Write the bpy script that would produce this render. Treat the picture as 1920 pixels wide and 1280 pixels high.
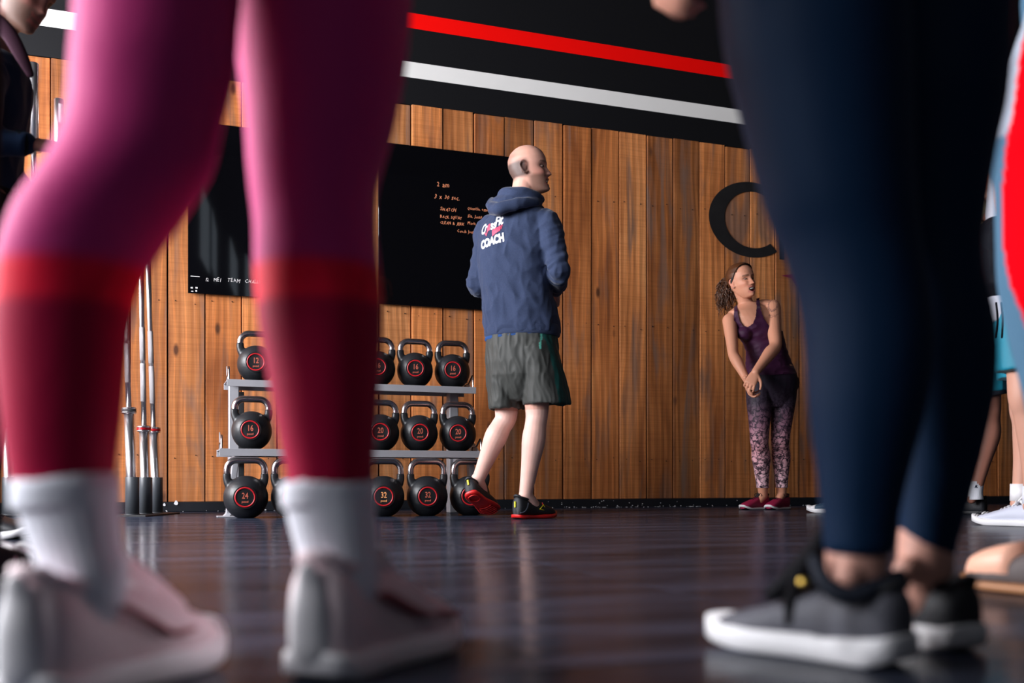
import bpy, math, random
import numpy as np
from mathutils import Vector, Matrix, noise
from mathutils.bvhtree import BVHTree

for o in list(bpy.data.objects):
    bpy.data.objects.remove(o)
sc = bpy.context.scene
col = sc.collection
random.seed(7)
F = 1867.0          # focal length in pixels of a 1920 px wide frame
CH = 0.185          # camera height above the floor


def V(*a):
    return Vector(a)


# room frame: O is a point of the plank wall, U runs along it, N points into the room
A = math.radians(19.785)
O0 = V(0, 6.548, 0)
U = V(math.cos(A), math.sin(A), 0)
N = V(math.sin(A), -math.cos(A), 0)
Z = V(0, 0, 1)


def W(s, d, h):
    return O0 + U * s + N * d + Z * h


def at(px, py, z):
    return V((px - 960) / F * z, z, CH - (py - 900) / F * z)


# ---------------------------------------------------------------- camera
cam = bpy.data.cameras.new('camera')
cam_o = bpy.data.objects.new('camera', cam)
col.objects.link(cam_o)
cam_o.location = (0, 0, CH)
cam_o.rotation_euler = (math.pi / 2, 0, 0)
cam.sensor_width = 36
cam.lens = F / 1920 * 36
cam.shift_y = 260 / 1920
cam.clip_start = 0.02
cam.dof.use_dof = True
cam.dof.focus_distance = 5.2
cam.dof.aperture_fstop = 2.3
sc.camera = cam_o
sc.view_settings.view_transform = 'Standard'
sc.view_settings.look = 'None'
sc.view_settings.exposure = 0.0
sc.view_settings.gamma = 1
sc.view_settings.use_curve_mapping = False

# ---------------------------------------------------------------- daylight
world = bpy.data.worlds.new('sky')
sc.world = world
world.use_nodes = True
bg = world.node_tree.nodes['Background']
bg.inputs[0].default_value = (0.72, 0.82, 1.0, 1)
bg.inputs[1].default_value = 1.2


def area(name, loc, direction, sx, sy, power, color=(1, 1, 1)):
    l = bpy.data.lights.new(name, 'AREA')
    l.shape = 'RECTANGLE'
    l.size, l.size_y = sx, sy
    l.energy = power
    l.color = color
    o = bpy.data.objects.new(name, l)
    col.objects.link(o)
    o.location = loc
    o.rotation_euler = direction.to_track_quat('-Z', 'Z').to_euler()
    return o


LEFT_S = -5.2
WIN = [(0.45, 2.35), (2.70, 4.60), (4.95, 6.55)]      # window openings along the left wall (distance from the plank wall)
for i, (d0, d1) in enumerate(WIN):
    area('window_daylight', W(LEFT_S - 0.25, (d0 + d1) / 2, 2.05), U, d1 - d0 - 0.1, 3.0, (660, 590, 130)[i], (0.97, 0.97, 1.0))
# daylight from the high windows in the rear wall
area('rear_window_daylight', W(-3.6, 10.2, 3.6), (-N * 0.8 - Z * 0.45).normalized(), 2.4, 1.6, 12, (0.88, 0.93, 1.0))


# ---------------------------------------------------------------- materials
def mat(name, c, rough=0.6, metal=0.0, spec=0.5, sheen=0.0, bump=0.0, bscale=200, coat=0.0, emit=None, var=0.0, vscale=4, sstint=None):
    m = bpy.data.materials.new(name)
    m.use_nodes = True
    nt = m.node_tree
    b = nt.nodes['Principled BSDF']
    b.inputs['Base Color'].default_value = (*c, 1)
    b.inputs['Roughness'].default_value = rough
    b.inputs['Metallic'].default_value = metal
    b.inputs['Specular IOR Level'].default_value = spec
    if sheen:
        b.inputs['Sheen Weight'].default_value = sheen
        b.inputs['Sheen Roughness'].default_value = 0.35
        if sstint:
            b.inputs['Sheen Tint'].default_value = (*sstint, 1)
    if coat:
        b.inputs['Coat Weight'].default_value = coat
    if emit:
        b.inputs['Emission Color'].default_value = (*emit[:3], 1)
        b.inputs['Emission Strength'].default_value = emit[3]
    if bump or var:
        tc = nt.nodes.new('ShaderNodeTexCoord')
    if bump:
        n = nt.nodes.new('ShaderNodeTexNoise')
        n.inputs['Scale'].default_value = bscale
        n.inputs['Detail'].default_value = 3
        bp = nt.nodes.new('ShaderNodeBump')
        bp.inputs['Strength'].default_value = bump
        bp.inputs['Distance'].default_value = 0.004
        nt.links.new(tc.outputs['Object'], n.inputs['Vector'])
        nt.links.new(n.outputs['Fac'], bp.inputs['Height'])
        nt.links.new(bp.outputs['Normal'], b.inputs['Normal'])
    if var:
        n = nt.nodes.new('ShaderNodeTexNoise')
        n.inputs['Scale'].default_value = vscale
        n.inputs['Detail'].default_value = 5
        mx = nt.nodes.new('ShaderNodeMix')
        mx.data_type = 'RGBA'
        mx.inputs['A'].default_value = (*[max(0, v * (1 - var)) for v in c], 1)
        mx.inputs['B'].default_value = (*[min(1, v * (1 + var)) for v in c], 1)
        nt.links.new(tc.outputs['Object'], n.inputs['Vector'])
        nt.links.new(n.outputs['Fac'], mx.inputs['Factor'])
        nt.links.new(mx.outputs['Result'], b.inputs['Base Color'])
    return m


def vmat(name, rough=0.5, spec=0.4, sheen=0.0, bump=0.0, bscale=250, sss=0.0, sstint=None):
    """material that takes its albedo from the mesh's colour attribute Col"""
    m = mat(name, (0.5, 0.5, 0.5), rough, spec=spec, sheen=sheen, bump=bump, bscale=bscale, sstint=sstint)
    nt = m.node_tree
    a = nt.nodes.new('ShaderNodeVertexColor')
    a.layer_name = 'Col'
    nt.links.new(a.outputs['Color'], nt.nodes['Principled BSDF'].inputs['Base Color'])
    if sss:
        b = nt.nodes['Principled BSDF']
        b.inputs['Subsurface Weight'].default_value = sss
        b.inputs['Subsurface Radius'].default_value = (0.02, 0.008, 0.004)
        b.inputs['Subsurface Scale'].default_value = 0.5
    return m


def nodes(m):
    return m.node_tree.nodes, m.node_tree.links


def wood_material():
    m = mat('reclaimed_wood', (0.4, 0.2, 0.1), 0.62, spec=0.25)
    nd, lk = nodes(m)
    b = nd['Principled BSDF']
    tc = nd.new('ShaderNodeTexCoord')
    oi = nd.new('ShaderNodeObjectInfo')
    add = nd.new('ShaderNodeVectorMath'); add.operation = 'ADD'
    mul = nd.new('ShaderNodeVectorMath'); mul.operation = 'SCALE'
    comb = nd.new('ShaderNodeCombineXYZ')
    for k in range(3):
        lk.new(oi.outputs['Random'], comb.inputs[k])
    lk.new(comb.outputs[0], mul.inputs[0]); mul.inputs['Scale'].default_value = 37.0
    lk.new(tc.outputs['Object'], add.inputs[0]); lk.new(mul.outputs[0], add.inputs[1])

    def mapped(sx, sy, sz):
        mp = nd.new('ShaderNodeMapping')
        mp.inputs['Scale'].default_value = (sx, sy, sz)
        lk.new(add.outputs[0], mp.inputs['Vector'])
        return mp.outputs[0]

    def noi(vec, scale, detail=4, dist=0.0, rough=0.5):
        n = nd.new('ShaderNodeTexNoise')
        n.inputs['Scale'].default_value = scale
        n.inputs['Detail'].default_value = detail
        n.inputs['Distortion'].default_value = dist
        n.inputs['Roughness'].default_value = rough
        lk.new(vec, n.inputs['Vector'])
        return n.outputs['Fac']

    def ramp(fac, stops):
        r = nd.new('ShaderNodeValToRGB')
        while len(r.color_ramp.elements) < len(stops):
            r.color_ramp.elements.new(0.5)
        for e, (p, c) in zip(r.color_ramp.elements, stops):
            e.position = p
            e.color = (*c, 1) if len(c) == 3 else c
        lk.new(fac, r.inputs[0])
        return r.outputs[0]

    def mixc(fac, a, bb, mode='MIX'):
        x = nd.new('ShaderNodeMix'); x.data_type = 'RGBA'; x.blend_type = mode
        for nm, v in (('Factor', fac), ('A', a), ('B', bb)):
            if isinstance(v, (int, float)):
                x.inputs[nm].default_value = v
            elif isinstance(v, tuple):
                x.inputs[nm].default_value = (*v, 1)
            else:
                lk.new(v, x.inputs[nm])
        return x.outputs['Result']
    # cathedral grain: stretched distorted bands
    wv = nd.new('ShaderNodeTexWave')
    wv.wave_type = 'BANDS'; wv.bands_direction = 'X'
    wv.inputs['Scale'].default_value = 6
    wv.inputs['Distortion'].default_value = 9
    wv.inputs['Detail'].default_value = 2
    wv.inputs['Detail Scale'].default_value = 0.9
    lk.new(mapped(1, 1, 0.16), wv.inputs['Vector'])
    grain = noi(mapped(60, 60, 1.6), 1.0, 5, 0.3, 0.6)
    big = noi(mapped(3.2, 1, 0.8), 1.3, 3, 0.6)
    saw = noi(mapped(1.5, 1, 130), 1.0, 3)
    base = ramp(big, [(0.30, (0.30, 0.115, 0.042)), (0.45, (0.52, 0.215, 0.075)), (0.60, (0.62, 0.27, 0.10)), (0.8, (0.68, 0.34, 0.14))])
    plank = ramp(oi.outputs['Random'], [(0.0, (0.55, 0.47, 0.42)), (0.25, (1.0, 0.80, 0.66)), (0.5, (0.72, 0.64, 0.60)), (0.75, (1.22, 1.04, 0.92)), (1.0, (0.85, 0.85, 0.9))])
    c = mixc(1.0, base, plank, 'MULTIPLY')
    g = ramp(grain, [(0.3, (0.62, 0.58, 0.55)), (0.6, (1.1, 1.1, 1.1))])
    c = mixc(0.75, c, g, 'MULTIPLY')
    w = ramp(wv.outputs['Fac'], [(0.0, (0.80, 0.72, 0.66)), (0.4, (1.03, 1.03, 1.03)), (0.93, (1.0, 1.0, 1.0)), (1.0, (1.5, 1.35, 1.15))])
    c = mixc(0.5, c, w, 'MULTIPLY')
    s = ramp(saw, [(0.38, (0.72, 0.68, 0.64)), (0.56, (1.0, 1.0, 1.0))])
    c = mixc(0.45, c, s, 'MULTIPLY')
    # grey weathered patches
    gp = ramp(noi(mapped(4, 1, 0.55), 1.9, 4, 1.2), [(0.52, (0, 0, 0)), (0.68, (1, 1, 1))])
    fac = nd.new('ShaderNodeMath'); fac.operation = 'MULTIPLY'; fac.inputs[1].default_value = 0.72
    lk.new(gp, fac.inputs[0])
    c = mixc(fac.outputs[0], c, (0.16, 0.105, 0.085))
    # dark knots
    vo = nd.new('ShaderNodeTexVoronoi'); vo.inputs['Scale'].default_value = 1.0
    lk.new(mapped(5, 2, 2.1), vo.inputs['Vector'])
    kn = ramp(vo.outputs['Distance'], [(0.045, (1, 1, 1)), (0.10, (0, 0, 0))])
    c = mixc(kn, c, (0.10, 0.035, 0.015))
    lk.new(c, b.inputs['Base Color'])
    bp = nd.new('ShaderNodeBump'); bp.inputs['Strength'].default_value = 0.35; bp.inputs['Distance'].default_value = 0.003
    mh = nd.new('ShaderNodeMath'); mh.operation = 'ADD'
    lk.new(grain, mh.inputs[0]); lk.new(wv.outputs['Fac'], mh.inputs[1])
    lk.new(mh.outputs[0], bp.inputs['Height']); lk.new(bp.outputs[0], b.inputs['Normal'])
    return m


def floor_material():
    m = mat('black_rubber_floor', (0.014, 0.014, 0.018), 0.3, spec=0.34)
    nd, lk = nodes(m)
    b = nd['Principled BSDF']
    tc = nd.new('ShaderNodeTexCoord')
    mp = nd.new('ShaderNodeMapping'); mp.inputs['Scale'].default_value = (0.7, 4.5, 1)
    lk.new(tc.outputs['Object'], mp.inputs['Vector'])
    n1 = nd.new('ShaderNodeTexNoise'); n1.inputs['Scale'].default_value = 1.6; n1.inputs['Detail'].default_value = 8; n1.inputs['Roughness'].default_value = 0.62
    lk.new(mp.outputs[0], n1.inputs['Vector'])
    r = nd.new('ShaderNodeMapRange')
    r.inputs['From Min'].default_value = 0.3; r.inputs['From Max'].default_value = 0.7
    r.inputs['To Min'].default_value = 0.10; r.inputs['To Max'].default_value = 0.30
    lk.new(n1.outputs['Fac'], r.inputs[0]); lk.new(r.outputs[0], b.inputs['Roughness'])
    cr = nd.new('ShaderNodeValToRGB')
    cr.color_ramp.elements[0].position = 0.35; cr.color_ramp.elements[0].color = (0.010, 0.011, 0.016, 1)
    cr.color_ramp.elements[1].position = 0.75; cr.color_ramp.elements[1].color = (0.052, 0.064, 0.105, 1)
    lk.new(n1.outputs['Fac'], cr.inputs[0]); lk.new(cr.outputs[0], b.inputs['Base Color'])
    # dusty film: part of the surface is matt
    df = nd.new('ShaderNodeBsdfDiffuse')
    lk.new(cr.outputs[0], df.inputs['Color'])
    mxs = nd.new('ShaderNodeMixShader')
    rf = nd.new('ShaderNodeMapRange')
    rf.inputs['From Min'].default_value = 0.35; rf.inputs['From Max'].default_value = 0.65
    rf.inputs['To Min'].default_value = 0.62; rf.inputs['To Max'].default_value = 0.36
    lk.new(n1.outputs['Fac'], rf.inputs[0]); lk.new(rf.outputs[0], mxs.inputs[0])
    lk.new(df.outputs[0], mxs.inputs[2]); lk.new(b.outputs[0], mxs.inputs[1])
    lk.new(mxs.outputs[0], nd['Material Output'].inputs['Surface'])
    mp2 = nd.new('ShaderNodeMapping'); mp2.inputs['Scale'].default_value = (3, 14, 1)
    lk.new(tc.outputs['Object'], mp2.inputs['Vector'])
    n2 = nd.new('ShaderNodeTexNoise'); n2.inputs['Scale'].default_value = 2.0; n2.inputs['Detail'].default_value = 4
    lk.new(mp2.outputs[0], n2.inputs['Vector'])
    bp = nd.new('ShaderNodeBump'); bp.inputs['Strength'].default_value = 0.10; bp.inputs['Distance'].default_value = 0.012
    lk.new(n2.outputs['Fac'], bp.inputs['Height']); lk.new(bp.outputs[0], b.inputs['Normal'])
    return m


M_WOOD = wood_material()
M_FLOOR = floor_material()
M_BLACKWALL = mat('black_wall_paint', (0.0035, 0.0035, 0.005), 0.6, spec=0.3, var=0.15, vscale=2)
M_REDPAINT = mat('red_wall_paint', (1.0, 0.003, 0.002), 0.6, spec=0.1)
M_WHITEPAINT = mat('white_wall_paint', (0.86, 0.84, 0.82), 0.6, spec=0.2, var=0.04, vscale=6)
M_DARK = mat('dark_void', (0.004, 0.004, 0.004), 0.9)
M_BASE = mat('black_skirting', (0.008, 0.010, 0.014), 0.4, bump=0.2, bscale=30)
M_PAINTLOGO = mat('worn_black_wall_lettering', (0.012, 0.011, 0.012), 0.55, var=0.7, vscale=14)
M_PAINTMAGENTA = mat('magenta_wall_lettering', (0.20, 0.006, 0.05), 0.6)
M_GLASSBOARD = mat('black_glass_board', (0.002, 0.002, 0.003), 0.035, spec=0.5)
M_CHALK_O = mat('orange_marker', (0.95, 0.33, 0.16), 0.8)
M_CHALK_W = mat('white_marker', (0.75, 0.72, 0.72), 0.8)
M_CHIP = mat('white_flake', (0.75, 0.74, 0.76), 0.7)
M_FRAME = mat('dark_window_frame', (0.015, 0.016, 0.018), 0.4)
M_PLASTER = mat('dark_grey_plaster', (0.022, 0.022, 0.025), 0.8)
M_PANE = mat('rear_window_daylight_pane', (0.5, 0.6, 0.7), 0.3, emit=(0.75, 0.88, 1.0, 0.9))
M_CHROME = mat('brushed_steel', (0.62, 0.57, 0.58), 0.22, metal=1.0, bump=0.1, bscale=300)
M_STEEL = mat('satin_steel', (0.72, 0.70, 0.72), 0.30, metal=1.0)
M_IRON = mat('black_powder_coat', (0.012, 0.013, 0.016), 0.42, spec=0.5, bump=0.12, bscale=350, var=0.3, vscale=9)
M_BLACKPL = mat('matt_black', (0.010, 0.011, 0.014), 0.5)
M_GREYPAINT = mat('grey_powder_coat', (0.34, 0.34, 0.37), 0.4, spec=0.5, var=0.1, vscale=10)
M_DGREY = mat('dark_grey_steel', (0.05, 0.055, 0.06), 0.45)
M_RUBBER = mat('black_rubber', (0.012, 0.012, 0.014), 0.6)
M_REDRING = mat('red_badge_ring', (0.42, 0.006, 0.012), 0.4)
M_BADGENUM = mat('dull_red_number', (0.45, 0.10, 0.06), 0.5)
M_BADGENUM2 = mat('orange_number', (0.9, 0.38, 0.14), 0.5)
M_REDANOD = mat('red_collar_band', (0.55, 0.01, 0.02), 0.3, metal=0.4)
M_TUBEGREY = mat('charcoal_holder_tube', (0.055, 0.062, 0.072), 0.42)


# ---------------------------------------------------------------- mesh kit
class MB:
    def __init__(self):
        self.v, self.f = [], []

    def add(self, vs, fs):
        o = len(self.v)
        self.v += [tuple(p) for p in vs]
        self.f += [tuple(i + o for i in f) for f in fs]
        return self

    def box(self, c, ax, ay, az):
        """half vectors"""
        vs = [c + ax * x + ay * y + az * z for x in (-1, 1) for y in (-1, 1) for z in (-1, 1)]
        fs = [(0, 1, 3, 2), (4, 6, 7, 5), (0, 4, 5, 1), (2, 3, 7, 6), (0, 2, 6, 4), (1, 5, 7, 3)]
        if ax.cross(ay).dot(az) < 0:
            fs = [f[::-1] for f in fs]
        return self.add(vs, fs)

    def bbox(self, c, ax, ay, az, b=0.003):
        """box with chamfered edges"""
        L = [ax.length, ay.length, az.length]
        e = [ax / L[0], ay / L[1], az / L[2]]
        vs, idx = [], {}
        for sx in (-1, 1):
            for sy in (-1, 1):
                for sz in (-1, 1):
                    s = (sx, sy, sz)
                    for k in range(3):
                        p = Vector(c)
                        for j in range(3):
                            p = p + e[j] * s[j] * (L[j] if j == k else L[j] - b)
                        idx[(s, k)] = len(vs)
                        vs.append(p)
        fs = []
        for k in range(3):
            a, bb = (k + 1) % 3, (k + 2) % 3
            for sg in (-1, 1):
                q = []
                for (p1, p2) in ((-1, -1), (1, -1), (1, 1), (-1, 1)):
                    s = [0, 0, 0]; s[k] = sg; s[a] = p1; s[bb] = p2
                    q.append(idx[(tuple(s), k)])
                fs.append(q)
        for k in range(3):
            a, bb = (k + 1) % 3, (k + 2) % 3
            for s1 in (-1, 1):
                for s2 in (-1, 1):
                    s = [0, 0, 0]; s[a] = s1; s[bb] = s2
                    lo = list(s); lo[k] = -1; hi = list(s); hi[k] = 1
                    fs.append([idx[(tuple(lo), a)], idx[(tuple(hi), a)], idx[(tuple(hi), bb)], idx[(tuple(lo), bb)]])
        for sx in (-1, 1):
            for sy in (-1, 1):
                for sz in (-1, 1):
                    fs.append([idx[((sx, sy, sz), k)] for k in range(3)])
        out = []
        cc = Vector(c)
        for f in fs:
            n = (vs[f[1]] - vs[f[0]]).cross(vs[f[2]] - vs[f[0]])
            m = sum((vs[i] for i in f), Vector()) / len(f) - cc
            out.append(tuple(f) if n.dot(m) > 0 else tuple(f[::-1]))
        return self.add(vs, out)

    def loft(self, secs, n=24, close=True):
        """secs: (centre, half vector a, half vector b[, exponent])"""
        vs, fs = [], []
        for s in secs:
            c, a, b = s[0], s[1], s[2]
            p = 2 / (s[3] if len(s) > 3 else 2)
            for i in range(n):
                t = 2 * math.pi * i / n
                ct, st = math.cos(t), math.sin(t)
                vs.append(c + a * (math.copysign(abs(ct) ** p, ct)) + b * (math.copysign(abs(st) ** p, st)))
        for k in range(len(secs) - 1):
            for i in range(n):
                j = (i + 1) % n
                fs.append((k * n + i, k * n + j, (k + 1) * n + j, (k + 1) * n + i))
        if close:
            fs.append(tuple(range(n))[::-1])
            fs.append(tuple(range((len(secs) - 1) * n, len(secs) * n)))
        s0 = secs[0]
        d = secs[1][0] - secs[0][0]
        if s0[1].cross(s0[2]).dot(d) < 0:
            fs = [f[::-1] for f in fs]
        return self.add(vs, fs)

    def tube(self, pts, r, n=12, sub=1, side=None, flat=1.0, ends=True):
        """tube along points; r number or list; sub>1 smooths by Catmull-Rom; round ends"""
        pts = [Vector(p) for p in pts]
        rs = list(r) if isinstance(r, (list, tuple)) else [r] * len(pts)
        if sub > 1:
            pts, rs = catmull(pts, rs, sub)
        tans = []
        for i in range(len(pts)):
            t = (pts[min(i + 1, len(pts) - 1)] - pts[max(i - 1, 0)])
            tans.append(t.normalized() if t.length > 1e-9 else Vector((0, 0, 1)))
        t0 = tans[0]
        if side is None:
            ref = Vector((1, 0, 0)) if abs(t0.x) < 0.8 else Vector((0, 1, 0))
        else:
            ref = Vector(side)
        a = (ref - t0 * ref.dot(t0)).normalized()
        secs = []
        for p, t, q in zip(pts, tans, rs):
            a = a - t * a.dot(t)
            a = a.normalized()
            b = t.cross(a)
            secs.append((p, a * q, b * q * flat))
        if ends:
            def cap(s, t, sg):
                return [(s[0] + t * sg * s[1].length * k, s[1] * m, s[2] * m) for k, m in ((0.5, 0.87), (0.85, 0.53), (0.98, 0.2))]
            secs = cap(secs[0], tans[0], -1)[::-1] + secs + cap(secs[-1], tans[-1], 1)
        return self.loft(secs, n)

    def ball(self, c, rx, ry=None, rz=None, ex=None, ey=None, ez=None, n=16, m=10):
        ry = rx if ry is None else ry
        rz = rx if rz is None else rz
        ex = ex or V(1, 0, 0); ey = ey or V(0, 1, 0); ez = ez or V(0, 0, 1)
        secs = []
        for k in range(m + 1):
            t = math.pi * (k + 0.0) / m
            q = max(0.02, math.sin(t))
            secs.append((Vector(c) - ez * rz * math.cos(t), ex * rx * q, ey * ry * q))
        return self.loft(secs, n)

    def disc(self, c, a, b, n=24):
        return self.add([c + a * math.cos(2 * math.pi * i / n) + b * math.sin(2 * math.pi * i / n) for i in range(n)], [tuple(range(n))])

    def cyl(self, p0, p1, r0, r1=None, n=24):
        return self.tube([p0, p1], [r0, r1 if r1 is not None else r0], n=n, ends=False)


def catmull(pts, rs, sub):
    P = [pts[0]] + pts + [pts[-1]]
    R = [rs[0]] + rs + [rs[-1]]
    op, orr = [], []
    for i in range(1, len(P) - 2):
        for k in range(sub):
            t = k / sub
            t2, t3 = t * t, t * t * t
            w = (-0.5 * t3 + t2 - 0.5 * t, 1.5 * t3 - 2.5 * t2 + 1, -1.5 * t3 + 2 * t2 + 0.5 * t, 0.5 * t3 - 0.5 * t2)
            op.append(P[i - 1] * w[0] + P[i] * w[1] + P[i + 1] * w[2] + P[i + 2] * w[3])
            orr.append(R[i - 1] * w[0] + R[i] * w[1] + R[i + 1] * w[2] + R[i + 2] * w[3])
    op.append(P[-2]); orr.append(R[-2])
    return op, orr


def props(o, label=None, cat=None, group=None, kind=None):
    if label: o['label'] = label
    if cat: o['category'] = cat
    if group: o['group'] = group
    if kind: o['kind'] = kind
    return o


def wpos(o):
    return o.get('_w') and Vector(o['_w']) or Vector((0, 0, 0))


def make(name, me_or_mb, m, parent=None, smooth=True, origin=None):
    """link ONE mesh object; vertices are given in world coordinates"""
    org = Vector(origin) if origin is not None else (wpos(parent) if parent is not None else Vector((0, 0, 0)))
    if isinstance(me_or_mb, MB):
        me = bpy.data.meshes.new(name)
        vs = np.array(me_or_mb.v, dtype=float).reshape(-1, 3) - np.array(org)
        me.from_pydata(vs.tolist(), [], me_or_mb.f)
    else:
        me = me_or_mb
        me.transform(Matrix.Translation(-org))
        me.name = name
    me.materials.clear()
    for mm in (m if isinstance(m, (list, tuple)) else [m]):
        me.materials.append(mm)
    me.polygons.foreach_set('use_smooth', [smooth] * len(me.polygons))
    me.update()
    o = bpy.data.objects.new(name, me)
    col.objects.link(o)
    o['_w'] = list(org)
    if parent is not None:
        o.parent = parent
        o.location = org - wpos(parent)
    else:
        o.location = org
    return o


def thing(name, loc, label, cat, group=None):
    o = bpy.data.objects.new(name, None)
    o.empty_display_size = 0.1
    col.objects.link(o)
    o.location = loc
    o['_w'] = list(loc)
    return props(o, label, cat, group)


def fused(mb, voxel=0.006, smooth=4, fac=0.5, simplify=0):
    """one continuous skin around overlapping closed shells; returns a mesh in world coordinates"""
    me = bpy.data.meshes.new('tmp')
    me.from_pydata(mb.v, [], mb.f)
    o = bpy.data.objects.new('tmp', me)
    col.objects.link(o)
    r = o.modifiers.new('r', 'REMESH'); r.mode = 'VOXEL'; r.voxel_size = voxel; r.use_smooth_shade = True
    if smooth:
        s = o.modifiers.new('s', 'SMOOTH'); s.factor = fac; s.iterations = smooth
    if simplify:
        d = o.modifiers.new('d', 'DECIMATE'); d.ratio = simplify
    dg = bpy.context.evaluated_depsgraph_get()
    out = bpy.data.meshes.new_from_object(o.evaluated_get(dg))
    bpy.data.objects.remove(o)
    bpy.data.meshes.remove(me)
    return out


def coords(me):
    a = np.empty(len(me.vertices) * 3); me.vertices.foreach_get('co', a)
    return a.reshape(-1, 3)


def normals(me):
    a = np.empty(len(me.vertices) * 3, dtype=np.float32); me.vertex_normals.foreach_get('vector', a)
    return a.reshape(-1, 3).astype(float)


def set_coords(me, a):
    me.vertices.foreach_set('co', a.astype(float).ravel()); me.update()


def paint(me, colors):
    """per vertex albedo, Nx3"""
    at_ = me.color_attributes.new('Col', 'FLOAT_COLOR', 'POINT')
    c = np.ones((len(me.vertices), 4)); c[:, :3] = colors
    at_.data.foreach_set('color', c.ravel())


def folds(me, amp, scale, fn=None, seed=0.0, ridged=True):
    """cloth creases: displace along normals with stretched ridged noise; fn(co)->(Nx3 noise coords, N amplitude)"""
    co = coords(me); no = normals(me)
    q, w = (co * np.array(scale), np.ones(len(co))) if fn is None else fn(co)
    vals = np.fromiter((noise.noise(Vector((p[0] + seed, p[1], p[2]))) for p in q), float, len(q))
    d = (0.5 - np.abs(vals) * 2.2) if ridged else vals
    set_coords(me, co + no * (d * w * amp)[:, None])


def text_mb(s, size, origin, ax, az, extrude=0.0, shear=0.0, align='LEFT', offset=0.0, spacing=1.0, res=2):
    """text as flat or thin mesh placed in the plane (ax, az)"""
    cu = bpy.data.curves.new('t', 'FONT')
    cu.body = s; cu.size = size; cu.extrude = extrude; cu.shear = shear; cu.align_x = align
    cu.resolution_u = res; cu.offset = offset; cu.space_character = spacing
    o = bpy.data.objects.new('t', cu)
    col.objects.link(o)
    dg = bpy.context.evaluated_depsgraph_get()
    me = bpy.data.meshes.new_from_object(o.evaluated_get(dg))
    n = ax.cross(az)
    mb = MB()
    mb.add([origin + ax * v.co.x + az * v.co.y + n * v.co.z for v in me.vertices], [tuple(p.vertices) for p in me.polygons])
    bpy.data.objects.remove(o); bpy.data.curves.remove(cu); bpy.data.meshes.remove(me)
    return mb
# ================================================================ ROOM
P_TOP, P_BOT = 2.565, 0.058
S0, PW = 0.361, 0.2083
RIGHT_S = 4.9
H_CEIL = 5.4

mb = MB(); mb.box(W(0, 5, -0.05), U * 8, N * 7, Z * 0.035)
floor_o = props(make('floor', mb, M_DARK, smooth=False, origin=W(0, 5, 0)), kind='structure')
# rubber mats of the floor, seams parallel to the plank wall
m0 = None
for i in range(-4, 4):
    for j in range(0, 9):
        s0, s1 = i * 1.6 + 0.2, i * 1.6 + 1.8
        d0, d1 = -0.15 + j * 1.08, 0.93 + j * 1.08
        if m0 is None:
            mb = MB(); mb.bbox(V(0, 0, -0.0125), V(0.7992, 0, 0), V(0, 0.5392, 0), V(0, 0, 0.0125), 0.0012)
            me = bpy.data.meshes.new('floor_mat'); me.from_pydata([tuple(v) for v in mb.v], [], mb.f); me.materials.append(M_FLOOR)
            m0 = me
        o = bpy.data.objects.new('floor_mat', m0)
        col.objects.link(o)
        o.parent = floor_o
        o.location = W((s0 + s1) / 2, (d0 + d1) / 2, 0) - wpos(floor_o) + Z * random.uniform(-0.0006, 0)
        o.rotation_euler = (0, 0, A)

mb = MB(); mb.box(W(0, -0.13, H_CEIL / 2), U * 7.5, N * 0.1, Z * H_CEIL / 2)
wall = props(make('wall_back', mb, M_DARK, smooth=False, origin=W(0, 0, 0)), kind='structure')
plank_bmes = {}
k0, k1 = -27, 22
for k in range(k0, k1):
    s0 = S0 + k * PW
    w = PW / 2 - random.uniform(0.0025, 0.0055)
    tp = P_TOP + random.uniform(-0.006, 0.006)
    proud = random.uniform(0.0, 0.006)
    mb = MB(); mb.bbox(V(0, 0, (tp + P_BOT) / 2), V(w, 0, 0), V(0, 0.014, 0), V(0, 0, (tp - P_BOT) / 2), 0.0028)
    me = bpy.data.meshes.new('plank'); me.from_pydata([tuple(v) for v in mb.v], [], mb.f); me.materials.append(M_WOOD)
    o = bpy.data.objects.new('plank', me); col.objects.link(o)
    o.parent = wall
    o.location = U * (s0 + PW / 2) + N * (-0.012 + proud)
    o.rotation_euler = (math.radians(random.uniform(-0.1, 0.1)), 0, A + math.radians(random.uniform(-0.8, 0.8)))
# nail holes, two per plank on each batten
mb = MB()
for k in range(k0, k1):
    for h in (0.325, 1.235, 2.09):
        for q in (0.045, 0.16):
            c = W(S0 + k * PW + q + random.uniform(-0.01, 0.01), 0.0095, h + random.uniform(-0.015, 0.015))
            mb.cyl(c - N * 0.006, c, 0.0032, n=8)
props(make('nail_heads', mb, M_DARK, wall, smooth=False), kind='stuff')
# upper black band and its painted stripes
mb = MB(); mb.box(W(0, -0.015, (P_TOP + H_CEIL) / 2 + 0.002), U * 7.5, N * 0.016, Z * (H_CEIL - P_TOP) / 2)
upper = props(make('wall_upper', mb, M_BLACKWALL, smooth=False, origin=W(0, 0, P_TOP)), kind='structure')


def yw(px, py):
    k = (px - 960) / F
    s = k * 6.548 / (math.cos(A) - k * math.sin(A))
    p = W(s, 0, 0)
    return s, CH + (900 - py) / F * p.y


for nm, (ya, yb), (yc, yd), m_ in (('red_stripe', (27, 54), (119, 146), M_REDPAINT), ('white_stripe', (116, 144.5), (205, 232), M_WHITEPAINT)):
    x0, x1 = (773, 1366) if m_ is M_REDPAINT else (760, 1390)
    h1 = (yw(x0, ya)[1] + yw(x1, yc)[1]) / 2; h0 = (yw(x0, yb)[1] + yw(x1, yd)[1]) / 2
    mb = MB(); mb.box(W(0, 0.0012, (h0 + h1) / 2), U * 7.4, N * 0.0008, Z * (h1 - h0) / 2)
    props(make(nm, mb, m_, upper, smooth=False))

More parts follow.
